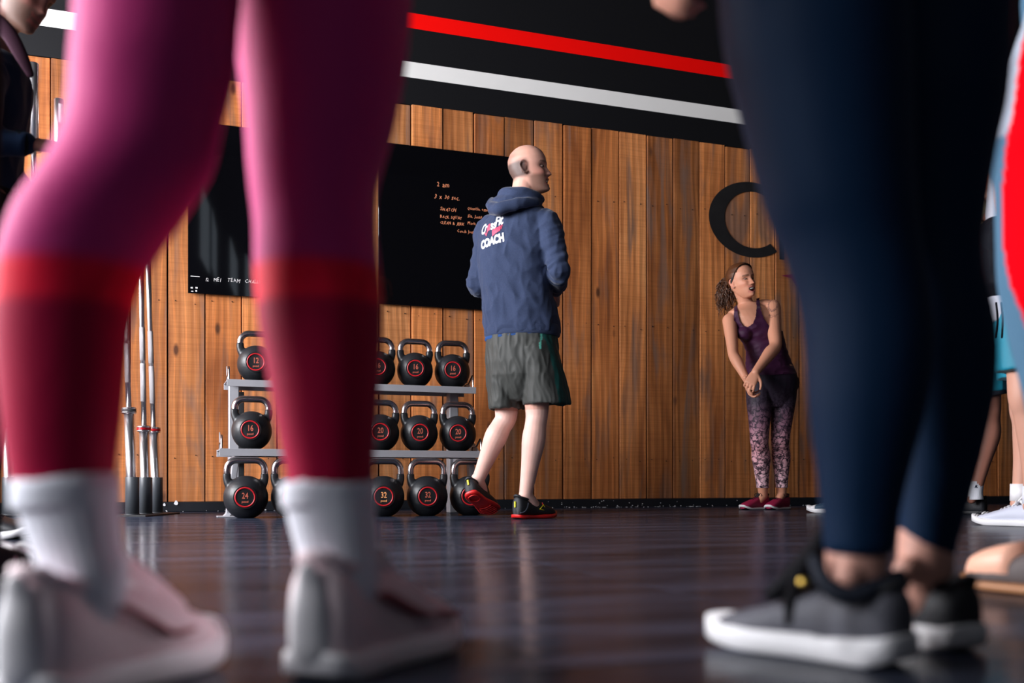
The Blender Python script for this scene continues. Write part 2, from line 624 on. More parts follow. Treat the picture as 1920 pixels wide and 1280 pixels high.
mb = MB(); mb.bbox(W(0, 0.001, 0.029), U * 7.4, N * 0.012, Z * 0.029, 0.003)
base = props(make('baseboard_back', mb, M_BASE, smooth=False, origin=W(0, 0, 0)), kind='structure')
# white flakes scattered along the foot of the wall
mb = MB()
for i in range(150):
    s = random.uniform(-2.4, 3.0) if i % 3 else random.uniform(0.2, 1.4)
    if random.random() < 0.6:
        c = W(s, random.uniform(0.02, 0.06), 0.002); a, b, n_ = U, N, Z
    else:
        c = W(s, 0.015, random.choice([0.006, 0.012, random.uniform(0.01, 0.05)])); a, b, n_ = U, Z, N
    r = random.uniform(0.001, 0.0052)
    pts = [c + a * math.cos(t) * r * random.uniform(0.6, 1.5) + b * math.sin(t) * r * random.uniform(0.4, 1) for t in (0, 1.2, 2.4, 3.7, 5)]
    mb.add(pts + [p + n_ * 0.002 for p in pts], [(4, 3, 2, 1, 0), (5, 6, 7, 8, 9)] + [(q, (q + 1) % 5, (q + 1) % 5 + 5, q + 5) for q in range(5)])
props(make('flakes', mb, M_CHIP, smooth=False, origin=W(0, 0, 0)), 'small white flakes scattered along the foot of the plank wall', 'debris', kind='stuff')
mb = MB()
for px, py, r in ((330, 943, .0125), (308, 946, .008)):
    s, h = yw(px, py)
    c = W(s, 0.017, h)
    pts = [c + U * math.cos(t) * r * q + Z * math.sin(t) * r * q for t, q in ((0, .9), (1, 1), (1.6, 1.4), (2.4, .9), (3.4, 1), (4.4, .9), (5.3, 1))]
    mb.add(pts + [p + N * 0.003 for p in pts], [tuple(range(7))[::-1], tuple(range(7, 14))] + [(q, (q + 1) % 7, (q + 1) % 7 + 7, q + 7) for q in range(7)])
props(make('paper_scrap', mb, M_CHIP, base, smooth=False))

# left wall with three tall windows
T = 0.12
def wallbox(mb, s, d0, d1, h0, h1):
    mb.box(W(s, (d0 + d1) / 2, (h0 + h1) / 2), U * T / 2, N * (d1 - d0) / 2, Z * (h1 - h0) / 2)
mb = MB()
wallbox(mb, LEFT_S, 0, 10.6, 0, 0.45); wallbox(mb, LEFT_S, 0, 10.6, 3.65, H_CEIL)
e = [0] + [x for w in WIN for x in w] + [10.6]
for i in range(0, len(e), 2):
    wallbox(mb, LEFT_S, e[i], e[i + 1], 0.45, 3.65)
props(make('wall_left', mb, M_PLASTER, smooth=False, origin=W(LEFT_S, 0, 0)), kind='structure')
for i, (d0, d1) in enumerate(WIN):
    mb = MB()
    dm = (d0 + d1) / 2
    for d in (d0 + 0.03, dm, d1 - 0.03):
        mb.box(W(LEFT_S, d, 2.05), U * 0.03, N * 0.03, Z * 1.6)
    for h in (0.48, 1.5, 2.6, 3.62):
        mb.box(W(LEFT_S, dm, h), U * 0.028, N * (d1 - d0) / 2, Z * 0.025)
    props(make('window_%d' % (i + 1), mb, M_FRAME, smooth=False, origin=W(LEFT_S, dm, 0.45)), kind='structure')
mb = MB(); mb.box(W(RIGHT_S, 5, H_CEIL / 2), U * 0.05, N * 5.6, Z * H_CEIL / 2)
props(make('wall_right', mb, M_PLASTER, smooth=False, origin=W(RIGHT_S, 0, 0)), kind='structure')
mb = MB(); mb.box(W(0, 10.6, H_CEIL / 2), U * 6, N * 0.05, Z * H_CEIL / 2)
rear = props(make('wall_rear', mb, M_PLASTER, smooth=False, origin=W(0, 10.6, 0)), kind='structure')
mb = MB(); mb.box(W(0, 5, H_CEIL + 0.05), U * 6, N * 6, Z * 0.05)
props(make('ceiling', mb, M_PLASTER, smooth=False, origin=W(0, 5, H_CEIL)), kind='structure')
for i, (sa, sb, ha, hb) in enumerate(((-1.52, -1.38, 3.75, 4.95), (-1.34, -1.27, 3.6, 4.55), (-1.06, -0.95, 3.35, 4.1), (-0.82, -0.62, 3.05, 3.85), (-0.58, -0.5, 3.0, 3.6))):
    mb = MB()
    ps = [W(sa, 10.5, ha), W(sb, 10.5, ha - 0.28), W(sb, 10.5, hb - 0.4), W(sa, 10.5, hb)]
    mb.add(ps + [p + N * 0.04 for p in ps], [(0, 1, 2, 3), (7, 6, 5, 4)] + [(q, q + 4, (q + 1) % 4 + 4, (q + 1) % 4) for q in range(4)])
    props(make('window_%d' % (i + 4), mb, M_PANE, smooth=False, origin=W(sa, 10.5, ha)), kind='structure')

# painted logo on the planks: C, r, check mark, remaining letters behind the person
def wall_ring(px_l, px_r, py_t, py_b, thick, ang0, ang1):
    s_l, _ = yw(px_l, 410); s_r, _ = yw(px_r, 410)
    return s_l, s_r
lg = thing('wall_logo', W(1.5, 0.01, 1.5), 'large worn black painted letter C and logo on the plank wall above the laughing woman', 'logo')
sL = yw(1328, 410)[0]; sc_ = yw(1408, 410)[0]
hT = yw(1400, 341)[1]; hB = yw(1410, 483)[1]
rx, rz = sc_ - sL, (hT - hB) / 2
cz = (hT + hB) / 2
mb = MB()
n = 60
ri_x, ri_z = rx - 0.115, rz - 0.068
pts = []
for i in range(n + 1):
    t = math.radians(52) + i / n * math.radians(256)
    co_, si_ = math.cos(t), math.sin(t)
    pts.append((W(sc_ + co_ * rx, 0.0075, cz + si_ * rz), W(sc_ + 0.012 + co_ * ri_x, 0.0075, cz + si_ * ri_z)))
vs = [p for q in pts for p in q]
mb.add(vs + [p + N * 0.0015 for p in vs], [(2 * i, 2 * i + 1, 2 * i + 3, 2 * i + 2) for i in range(n)] + [(2 * i + 2 + len(vs), 2 * i + 3 + len(vs), 2 * i + 1 + len(vs), 2 * i + len(vs)) for i in range(n)])
make('letter', mb, M_PAINTLOGO, lg, smooth=False)
s_r = yw(1460.5, 487)[0]; h_r = yw(1465, 487)[1]
mb = MB()
mb.box(W(s_r + 0.02, 0.0085, h_r + 0.17), U * 0.021, N * 0.001, Z * 0.17)
mb.box(W(s_r + 0.085, 0.0085, h_r + 0.31), U * 0.05, N * 0.001, Z * 0.03)
make('letter', mb, M_PAINTLOGO, lg, smooth=False)
mb = text_mb('ossFit', 0.62, W(s_r + 0.2, 0.009, h_r), U, Z, offset=0.012, extrude=0.0008)
make('letter', mb, M_PAINTLOGO, lg, smooth=False)
s_m, h_m = yw(1463, 517)
mb = MB()
ps = [W(s_m, 0.0085, h_m), W(s_m + 0.12, 0.0085, h_m + 0.02), W(s_m + 0.2, 0.0085, h_m - 0.1), W(s_m + 0.3, 0.0085, h_m + 0.3), W(s_m + 0.19, 0.0085, h_m - 0.02 + 0.05), W(s_m + 0.1, 0.0085, h_m - 0.02)]
mb.add([W(s_m, .0085, h_m), W(s_m + .13, .0085, h_m + .025), W(s_m + .2, .0085, h_m - .04), W(s_m + .36, .0085, h_m + .33), W(s_m + .2, .0085, h_m - .15), W(s_m + .09, .0085, h_m - .012)], [(0, 5, 1), (1, 5, 4), (1, 4, 2), (2, 4, 3)])
make('check_mark', mb, M_PAINTMAGENTA, lg, smooth=False)['label'] = 'magenta check mark'

# ================================================================ GLASS BOARDS
def board(px0, px1, ptop, pbot, label):
    s0 = yw(px0, 500)[0]; s1 = yw(px1, 500)[0]
    h1 = yw(*ptop)[1]; h0 = yw(*pbot)[1]
    t = thing('glass_board', W((s0 + s1) / 2, 0.03, h0), label, 'board', 'black glass boards on the plank wall')
    mb = MB(); mb.bbox(W((s0 + s1) / 2, 0.032, (h0 + h1) / 2), U * (s1 - s0) / 2, N * 0.006, Z * (h1 - h0) / 2, 0.0015)
    make('glass', mb, M_GLASSBOARD, t, smooth=False)
    for a in (0.06, 0.94):
        for h in (h0 + 0.06, h1 - 0.06):
            mb = MB(); c = W(s0 + (s1 - s0) * a, 0.0, h)
            mb.cyl(c + N * 0.006, c + N * 0.027, 0.012, n=12)
            make('spacer', mb, M_STEEL, t)
    return t, s0, s1, h0, h1


def hand_mb(s, size, org, ax, az):
    # block capitals written by hand: every letter a little turned, shifted and scaled
    out = MB(); x = 0.0
    rn_ = random.Random(len(s) * 7 + int(size * 1e4))
    for ch in s:
        if ch == ' ':
            x += size * .34; continue
        g = text_mb(ch, size * rn_.uniform(.88, 1.12), V(0, 0, 0), V(1, 0, 0), V(0, 1, 0), extrude=0.0003, shear=rn_.uniform(.0, .25), res=1)
        xs = [v[0] for v in g.v]; a_ = rn_.uniform(-.14, .14); dy = rn_.uniform(-.07, .07) * size
        if not xs: continue
        w_ = (max(xs) - min(xs)); mn = min(xs)
        out.add([org + ax * (x + (v[0] - mn) * .82 * math.cos(a_) - v[1] * math.sin(a_)) + az * (v[1] * math.cos(a_) + v[0] * math.sin(a_) + dy) + ax.cross(az) * v[2] for v in g.v], g.f)
        x += w_ * .82 + size * .085
    return out


def board_text(t, s, px, py, size, m_, shear=0.15, sp=1.0):
    s_, h_ = yw(px, py)
    # point on the front face of the glass, which stands 0.04 proud of the wall
    mb = hand_mb(s, size, W(s_ - 0.002, 0.0384, h_ * 1.0), U, Z)
    o = make('handwriting', mb, m_, t, smooth=False)
    return o


bl = board(352, 688, (420, 238), (352, 551), 'black glass board, the one nearer the barbells, with one line of handwriting low down')
br = board(707, 985, (735, 272), (720, 572), 'black glass board beside the coach with orange handwritten workout list')
for s, px, py, sz in (('2 am', 817, 352.5, .046), ('3 x 30 sec.', 812, 374, .040), ('SNATCH', 823, 397, .031), ('BACK SQUAT', 823, 411, .026), ('CLEAN & JERK', 823, 422, .027),
                      ('Quentin, emil,', 874, 395.5, .028), ('Sia, Jonas, Tim', 874, 410, .028), ('Maria, Finn, Jo', 874, 423, .026), ('Coach Jonas', 855, 438, .027)):
    board_text(br[0], s, px, py, sz, M_CHALK_O)
for s, px, py, sz in (('12', 386, 529, .030), ('MEI', 401, 529.5, .030), ('TEAM', 427, 530.5, .030), ('CHALLENGE', 459, 532, .030)):
    board_text(bl[0], s, px, py, sz, M_CHALK_W, 0.0)
# small white frame mark in the board corner
mb = MB()
for (x0, x1, y0, y1) in ((357, 374, 519, 521.5), (357, 361, 540, 543), (366, 370, 540, 543), (358, 362, 547, 549), (366, 369, 546, 549)):
    sa, ha = yw(x0, y0); sb, hb = yw(x1, y1)
    mb.box(W((sa + sb) / 2, 0.0386, (ha + hb) / 2), U * (sb - sa) / 2, N * 0.0004, Z * (ha - hb) / 2)
props(make('corner_marks', mb, M_CHALK_W, bl[0], smooth=False), kind='stuff')

# ================================================================ KETTLEBELLS AND RACK
def wd(px, z):
    """s coordinate of the wall-parallel line through the pixel column at depth z"""
    p = V((px - 960) / F * z, z, 0) - O0
    return p.dot(U), p.dot(N)


RACKU, RACKN = U, N
# plane distances d for the three rows, from the left reference bell of each row
D3 = wd(461, 4.90)[1]; D2 = wd(470, 5.02)[1]; D1 = wd(480, 5.25)[1]
SH2, SH1 = 0.340, 0.702


def onrow(px, d):
    k = (px - 960) / F
    s = (k * (6.548 - d * math.cos(A)) - d * math.sin(A)) / (math.cos(A) - k * math.sin(A))
    return s


def kettlebell(px, d, z0, num, big, label, group, turn=0.0, nummat=None):
    s = onrow(px, d)
    p = W(s, d, z0)
    R = 0.108 if big else 0.100
    HT = 0.300 if big else 0.270
    t = thing('kettlebell', p, label, 'kettlebell', group)
    ex, ey = U, -N                       # ey points to the wall
    zc = R * 0.93
    mb = MB()
    secs = []
    for k in range(17):
        th = math.radians(-68 + k * (68 + 82) / 16)
        q = math.cos(th)
        secs.append((p + Z * (zc + math.sin(th) * R), ex * R * q, ey * R * q))
    secs[0] = (p + Z * 0.0, secs[0][1], secs[0][2])
    mb.loft(secs, 36)
    hw = R * 0.83
    ztop = zc + R * 0.98
    for sg in (-1, 1):
        c = p + ex * sg * hw
        mb.loft([(c - ex * sg * 0.030 + Z * (zc + 0.02), ex * 0.026, ey * 0.034, 3), (c - ex * sg * 0.012 + Z * (zc + R * 0.62), ex * 0.027, ey * 0.026, 3),
                 (c + Z * (zc + R * 0.86), ex * 0.0195, ey * 0.0205, 3.5), (c + Z * (ztop + 0.012), ex * 0.0185, ey * 0.0195, 3.5)], 20)
    bell = make('bell', fused(mb, 0.0045, 5), M_IRON, t)
    mb = MB()
    h0, h1, rr = ztop + 0.004, HT - 0.0165, 0.045
    pts = [p - ex * hw + Z * h0]
    for k in range(7):
        a_ = math.pi - k / 6 * math.pi / 2
        pts.append(p - ex * (hw - rr) + Z * (h1 - rr) + ex * math.cos(a_) * rr + Z * math.sin(a_) * rr)
    for k in range(7):
        a_ = math.pi / 2 - k / 6 * math.pi / 2
        pts.append(p + ex * (hw - rr) + Z * (h1 - rr) + ex * math.cos(a_) * rr + Z * math.sin(a_) * rr)
    pts.append(p + ex * hw + Z * h0)
    mb.tube(pts, 0.0165, n=16, side=ey)
    make('handle', mb, M_CHROME, t)
    # badge faces the middle of the room
    cdir = (V(0, 0, 0) - V(p.x, p.y, 0)).normalized()
    cdir = Matrix.Rotation(math.radians(turn), 3, 'Z') @ cdir
    tx = Z.cross(cdir).normalized()
    zb = zc + R * 0.02
    br_ = R * 0.46
    mb = MB()
    c = p + Z * zb + cdir * (R * 0.985)
    mb.cyl(c - cdir * 0.016, c + cdir * 0.0015, br_ * 1.12, n=40)
    mb.disc(c + cdir * 0.0015, tx * br_ * 1.12, Z * br_ * 1.12, 40)
    bd = make('badge', mb, M_BLACKPL, t, smooth=False)
    mb = MB()
    vs, fs = [], []
    nn = 40
    for i in range(nn):
        a_ = 2 * math.pi * i / nn
        e_ = tx * math.cos(a_) + Z * math.sin(a_)
        for (r_, o_) in ((br_ * 1.0, 0.001), (br_ * 0.985, 0.0042), (br_ * 0.86, 0.0042), (br_ * 0.84, 0.001)):
            vs.append(c + e_ * r_ + cdir * o_)
    for i in range(nn):
        j = (i + 1) % nn
        for q in range(3):
            fs.append((i * 4 + q, j * 4 + q, j * 4 + q + 1, i * 4 + q + 1))
    mb.add(vs, fs)
    make('ring', mb, M_REDRING, bd)
    nm = nummat or M_BADGENUM
    mb = text_mb(num, 0.041, c + cdir * 0.0022 - Z * 0.006, tx, Z, align='CENTER', offset=0.0006, extrude=0.0004)
    for i, v in enumerate(mb.v):      # condensed figures
        q = (Vector(v) - c)
        mb.v[i] = tuple(Vector(v) - tx * q.dot(tx) * 0.25)
    make('number', mb, nm, bd, smooth=False)
    mb = text_mb('pood', 0.015, c + cdir * 0.0022 - Z * 0.026, tx, Z, align='CENTER', offset=0.0004, extrude=0.0004)
    make('lettering', mb, nm, bd, smooth=False)
    return t


G1, G2, G3 = 'kettlebells on the upper rack shelf', 'kettlebells on the middle rack shelf', 'kettlebells on the floor row of the rack'
kettlebell(481, D1, SH1, '12', False, 'black kettlebell marked 12 at the left end of the upper shelf', G1, -2)
kettlebell(707, D1, SH1, '16', False, 'black kettlebell on the upper shelf, half hidden by the pink legging', G1, 2)
kettlebell(778, D1, SH1, '16', False, 'black kettlebell marked 16 on the upper shelf, second from the coach end', G1, 2)
kettlebell(848, D1, SH1, '16', False, 'black kettlebell marked 16 on the upper shelf, at the end beside the coach', G1, 2)
kettlebell(472, D2, SH2, '16', False, 'black kettlebell marked 16 on the middle shelf, beside the pink-legged person', G2, -4)
kettlebell(713, D2, SH2, '20', False, 'black kettlebell marked 20 on the middle shelf, third from the coach end, partly hidden', G2, 1)
kettlebell(786, D2, SH2, '20', False, 'black kettlebell marked 20 on the middle shelf, second from the coach end', G2, 3)
kettlebell(858, D2, SH2, '20', False, 'black kettlebell marked 20 on the middle shelf, end one beside the coach', G2, 2)
kettlebell(461, D3, 0, '24', True, 'large black kettlebell marked 24 on the floor at the left foot of the rack', G3, -2)
kettlebell(549, D3, 0, '24', True, 'large black kettlebell on the floor half hidden by a white sock, second from the left', G3, 0)
kettlebell(719, D3, 0, '32', True, 'large black kettlebell on the floor with bright orange number 32', G3, 1, M_BADGENUM2)
kettlebell(801, D3, 0, '32', True, 'large black kettlebell on the floor with dull red number 32', G3, 2)
kettlebell(881, D3, 0, '32', True, "large black kettlebell on the floor behind the coach's raised red-soled shoe", G3, 3)

rk = thing('kettlebell_rack', W((onrow(420, D2) + onrow(890, D2)) / 2, D2, 0), 'grey steel three-tier kettlebell rack against the plank wall', 'rack')
for (d, h, xl, xr, dep) in ((D2, SH2, 411, 906, 0.115), (D1, SH1, 425, 891, 0.115)):
    s0, s1 = onrow(xl, d + 0.10), onrow(xr, d + 0.10)
    mb = MB()
    mb.bbox(W((s0 + s1) / 2, d + 0.115, h - 0.018), U * (s1 - s0) / 2, N * 0.003, Z * 0.018, 0.001)
    mb.bbox(W((s0 + s1) / 2, d - 0.115, h - 0.018), U * (s1 - s0) / 2, N * 0.003, Z * 0.018, 0.001)
    mb.box(W((s0 + s1) / 2, d, h - 0.006), U * (s1 - s0) / 2, N * 0.113, Z * 0.002)
    sh = make('shelf', mb, M_GREYPAINT, rk, smooth=False)
    mb = MB(); mb.bbox(W((s0 + s1) / 2, d, h - 0.002), U * ((s1 - s0) / 2 - 0.03), N * 0.105, Z * 0.0018, 0.001)
    make('rubber_liner', mb, M_RUBBER, sh, smooth=False)
    for s_ in (s0 + 0.012, s1 - 0.012):
        mb = MB()
        mb.tube([W(s_, d + 0.10, h - 0.01), W(s_, d + 0.10, h + 0.05), W(s_, d + 0.085, h + 0.065), W(s_, d + 0.02, h + 0.030), W(s_, d - 0.05, h + 0.03), W(s_, d - 0.06, h - 0.005)], 0.005, n=8)
        make('end_hoop', mb, M_CHROME, sh)
        mb = MB(); mb.add([W(s_, d - 0.11, h), W(s_, d + 0.06, h), W(s_, d - 0.11, h + 0.09), W(s_ + .004, d - 0.11, h), W(s_ + .004, d + 0.06, h), W(s_ + .004, d - 0.11, h + 0.09)], [(0, 1, 2), (5, 4, 3), (0, 3, 4, 1), (1, 4, 5, 2), (2, 5, 3, 0)])
        make('end_plate', mb, M_GREYPAINT, sh, smooth=False)
for s_ in (onrow(445, D2 - 0.04), onrow(872, D2 - 0.04)):
    mb = MB(); mb.bbox(W(s_, D1 - 0.06, 0.345), U * 0.026, N * 0.035, Z * 0.345, 0.004)
    make('upright', mb, M_GREYPAINT if s_ > -1 else M_GREYPAINT, rk, smooth=False)
    mb = MB(); mb.bbox(W(s_ + 0.045, D1 - 0.16, 0.33), U * 0.016, N * 0.02, Z * 0.33, 0.003)
    make('rear_post', mb, M_DGREY, rk, smooth=False)
    sg = -1 if s_ < -1 else 1
    mb = MB()
    mb.loft([(W(s_ + sg * 0.055, D3 - 0.145, 0.004), U * 0.017, N * 0.04, 8), (W(s_ + sg * 0.042, D3 - 0.145, 0.02), U * 0.016, N * 0.028, 8), (W(s_ + sg * 0.01, D2 + 0.02, SH2 - 0.03), U * 0.016, N * 0.028, 8)], 24)
    make('front_leg', mb, M_GREYPAINT, rk, smooth=False)
    mb = MB(); mb.bbox(W(s_ + sg * 0.055, D3 - 0.145, 0.003), U * 0.045, N * 0.045, Z * 0.003, 0.001)
    make('foot_plate', mb, M_GREYPAINT, rk, smooth=False)
    mb = MB(); mb.bbox(W(s_ + sg * 0.01, (D1 - 0.16 + D2 + 0.08) / 2, SH2 - 0.04), U * 0.014, N * (D2 - D1 + 0.24) / 2, Z * 0.02, 0.002)
    make('side_rail', mb, M_GREYPAINT, rk, smooth=False)

# ================================================================ BARBELLS
def barbell_stand(points, label):
    """points: floor points of the holder tubes"""
    c = sum(points, Vector()) / len(points)
    t = thing('barbell_holder', c, label, 'rack')
    dr = (points[-1] - points[0])
    dr = dr.normalized() if dr.length > 0.01 else U
    sd = Z.cross(dr)
    mb = MB(); mb.bbox(c + Z * 0.004, dr * ((points[-1] - points[0]).length / 2 + 0.075), sd * 0.1, Z * 0.004, 0.001)
    make('base_plate', mb, M_BLACKPL, t, smooth=False)
    for p in points:
        mb = MB()
        mb.loft([(p + Z * h_, U * r_, N * r_) for h_, r_ in ((.008, .034), (.2, .034), (.201, .0335), (.201, .0285), (.2, .028), (.012, .028))], 24)
        make('tube', mb, M_TUBEGREY, t)
        mb = MB(); mb.cyl(p + Z * 0.008, p + Z * 0.012, 0.04, n=24)
        make('weld_collar', mb, M_DGREY, t)
    return t


def barbell(foot, top, label, band, grp='barbells standing in floor holders', L=2.2, rise=0.0):
    d = (top - foot).normalized()
    p = foot + d * (0.012 + rise)
    t = thing('barbell', p, label, 'barbell', grp)
    s1 = 0.43
    mb = MB()
    mb.tube([p, p + d * 0.004, p + d * s1], [0.022, 0.025, 0.025], n=24, ends=False)
    make('sleeve', mb, M_STEEL, t)
    mb = MB(); mb.tube([p + d * s1, p + d * (s1 + 0.008), p + d * (s1 + 0.009), p + d * (s1 + 0.022), p + d * (s1 + 0.023), p + d * (s1 + 0.032)], [0.034, 0.039, 0.036, 0.036, 0.039, 0.034], n=28, ends=False)
    c = make('collar', mb, M_STEEL, t)
    mb = MB(); mb.tube([p + d * (s1 + 0.0095), p + d * (s1 + 0.0215)], 0.0368, n=28, ends=False)
    make('collar_band', mb, band, c)
    mb = MB(); mb.tube([p + d * (s1 + 0.03), p + d * (L - s1)], 0.0142, n=16, ends=False)
    sh = make('shaft', mb, M_STEEL, t)
    for a_, b_ in ((0.16, 0.36), (0.375, 0.55), (0.95, 1.15)):
        mb = MB()
        mb.tube([p + d * (s1 + a_), p + d * (s1 + b_)], 0.0147, n=16, ends=False)
        make('knurling', mb, M_KNURL, sh)
    mb = MB(); mb.tube([p + d * (L - s1 - 0.03), p + d * (L - s1)], 0.037, n=28, ends=False)
    make('collar', mb, M_STEEL, t)
    mb = MB(); mb.tube([p + d * (L - s1), p + d * (L - 0.004), p + d * L], [0.025, 0.025, 0.022], n=24, ends=False)
    up = make('sleeve', mb, M_STEEL, t)
    # end label sticker
    e1 = (V(0, 0, 1) - p).normalized()
    return t, p, d, up


M_KNURL = mat('knurled_steel', (0.45, 0.43, 0.45), 0.5, metal=1.0, bump=0.8, bscale=900)
M_WHITELBL = mat('white_label', (0.7, 0.7, 0.72), 0.5)
f1 = at(248, 969.5, 5.12); f1.z = 0
f2 = at(273, 967.5, 5.26); f2.z = 0
f3 = at(293, 965, 5.42); f3.z = 0
barbell_stand([f1, f2, f3], 'black floor holder with three tubes carrying barbells beside the pink-legged person')
barbell(f1, at(236, 600, 5.12), 'upright barbell standing highest in its holder, with grey collar band', M_DGREY, rise=0.055 + 0.03)
barbell(f2, at(264, 480, 5.24), 'upright barbell with red collar band, in the middle tube of the holder', M_REDANOD, rise=-0.002)
barbell(f3, at(277, 480, 5.38), 'upright barbell with red collar band, in the tube closest to the plank wall', M_REDANOD)
g1 = at(17, 968, 5.10); g1.z = 0
g2 = at(63, 966, 5.2); g2.z = 0
g3 = at(106, 964, 5.3); g3.z = 0
barbell_stand([g1, g2, g3], 'black floor holder half hidden behind the white sock and left sneaker')
barbell(g1, at(10, 500, 5.10), 'upright barbell at the very left of the photo, mostly hidden', M_DGREY)
barbell(g2, at(63, 300, 5.2), 'upright barbell whose chrome top shows beside the man in navy', M_DGREY, rise=0.15)
b4 = barbell(g3, at(110, 300, 5.3), 'upright barbell whose labelled top shows beside the pink thigh', M_DGREY)
q = b4[1] + b4[2] * 2.17
cdir = (V(0, 0, q.z) - q).normalized(); tx = Z.cross(cdir)
mb = MB(); mb.tube([b4[1] + b4[2] * 2.10, b4[1] + b4[2] * 2.18], 0.0254, n=24, ends=False)
mb = MB()
vs = []
for i in range(7):
    a_ = math.radians(-5 + i * 10)
    e_ = cdir * math.cos(a_) + tx * math.sin(a_)
    vs += [b4[1] + b4[2] * 2.07 + e_ * 0.0256, b4[1] + b4[2] * 2.17 + e_ * 0.0256]
mb.add(vs, [(2 * i, 2 * i + 2, 2 * i + 3, 2 * i + 1) for i in range(6)])
make('label_sticker', mb, M_WHITELBL, b4[3])
# ================================================================ PEOPLE: tools
M_SKIN = vmat('skin', 0.5, 0.4, bump=0.08, bscale=400, sss=0.12)
M_SKINPLAIN = mat('bare_skin', (0.62, 0.32, 0.25), 0.5, spec=.4, bump=.08, bscale=300)
M_EYE = mat('eye_white', (0.75, 0.72, 0.70), 0.2)
M_EYE2 = mat('shaded_half_closed_eye', (0.30, 0.20, 0.17), 0.3)  # half-closed lids and socket shade, both put into the eye colour
M_TEETH = mat('teeth', (0.8, 0.76, 0.7), 0.3)
M_MOUTH = mat('mouth_inside', (0.10, 0.01, 0.012), 0.5)
M_IRIS = mat('dark_iris', (0.02, 0.012, 0.008), 0.2)


def sm(x):
    x = np.clip(x, 0, 1)
    return x * x * (3 - 2 * x)


def frame_of(fwd, up):
    f = Vector(fwd).normalized()
    u = (Vector(up) - f * Vector(up).dot(f)).normalized()
    r = f.cross(u)
    return r, f, u


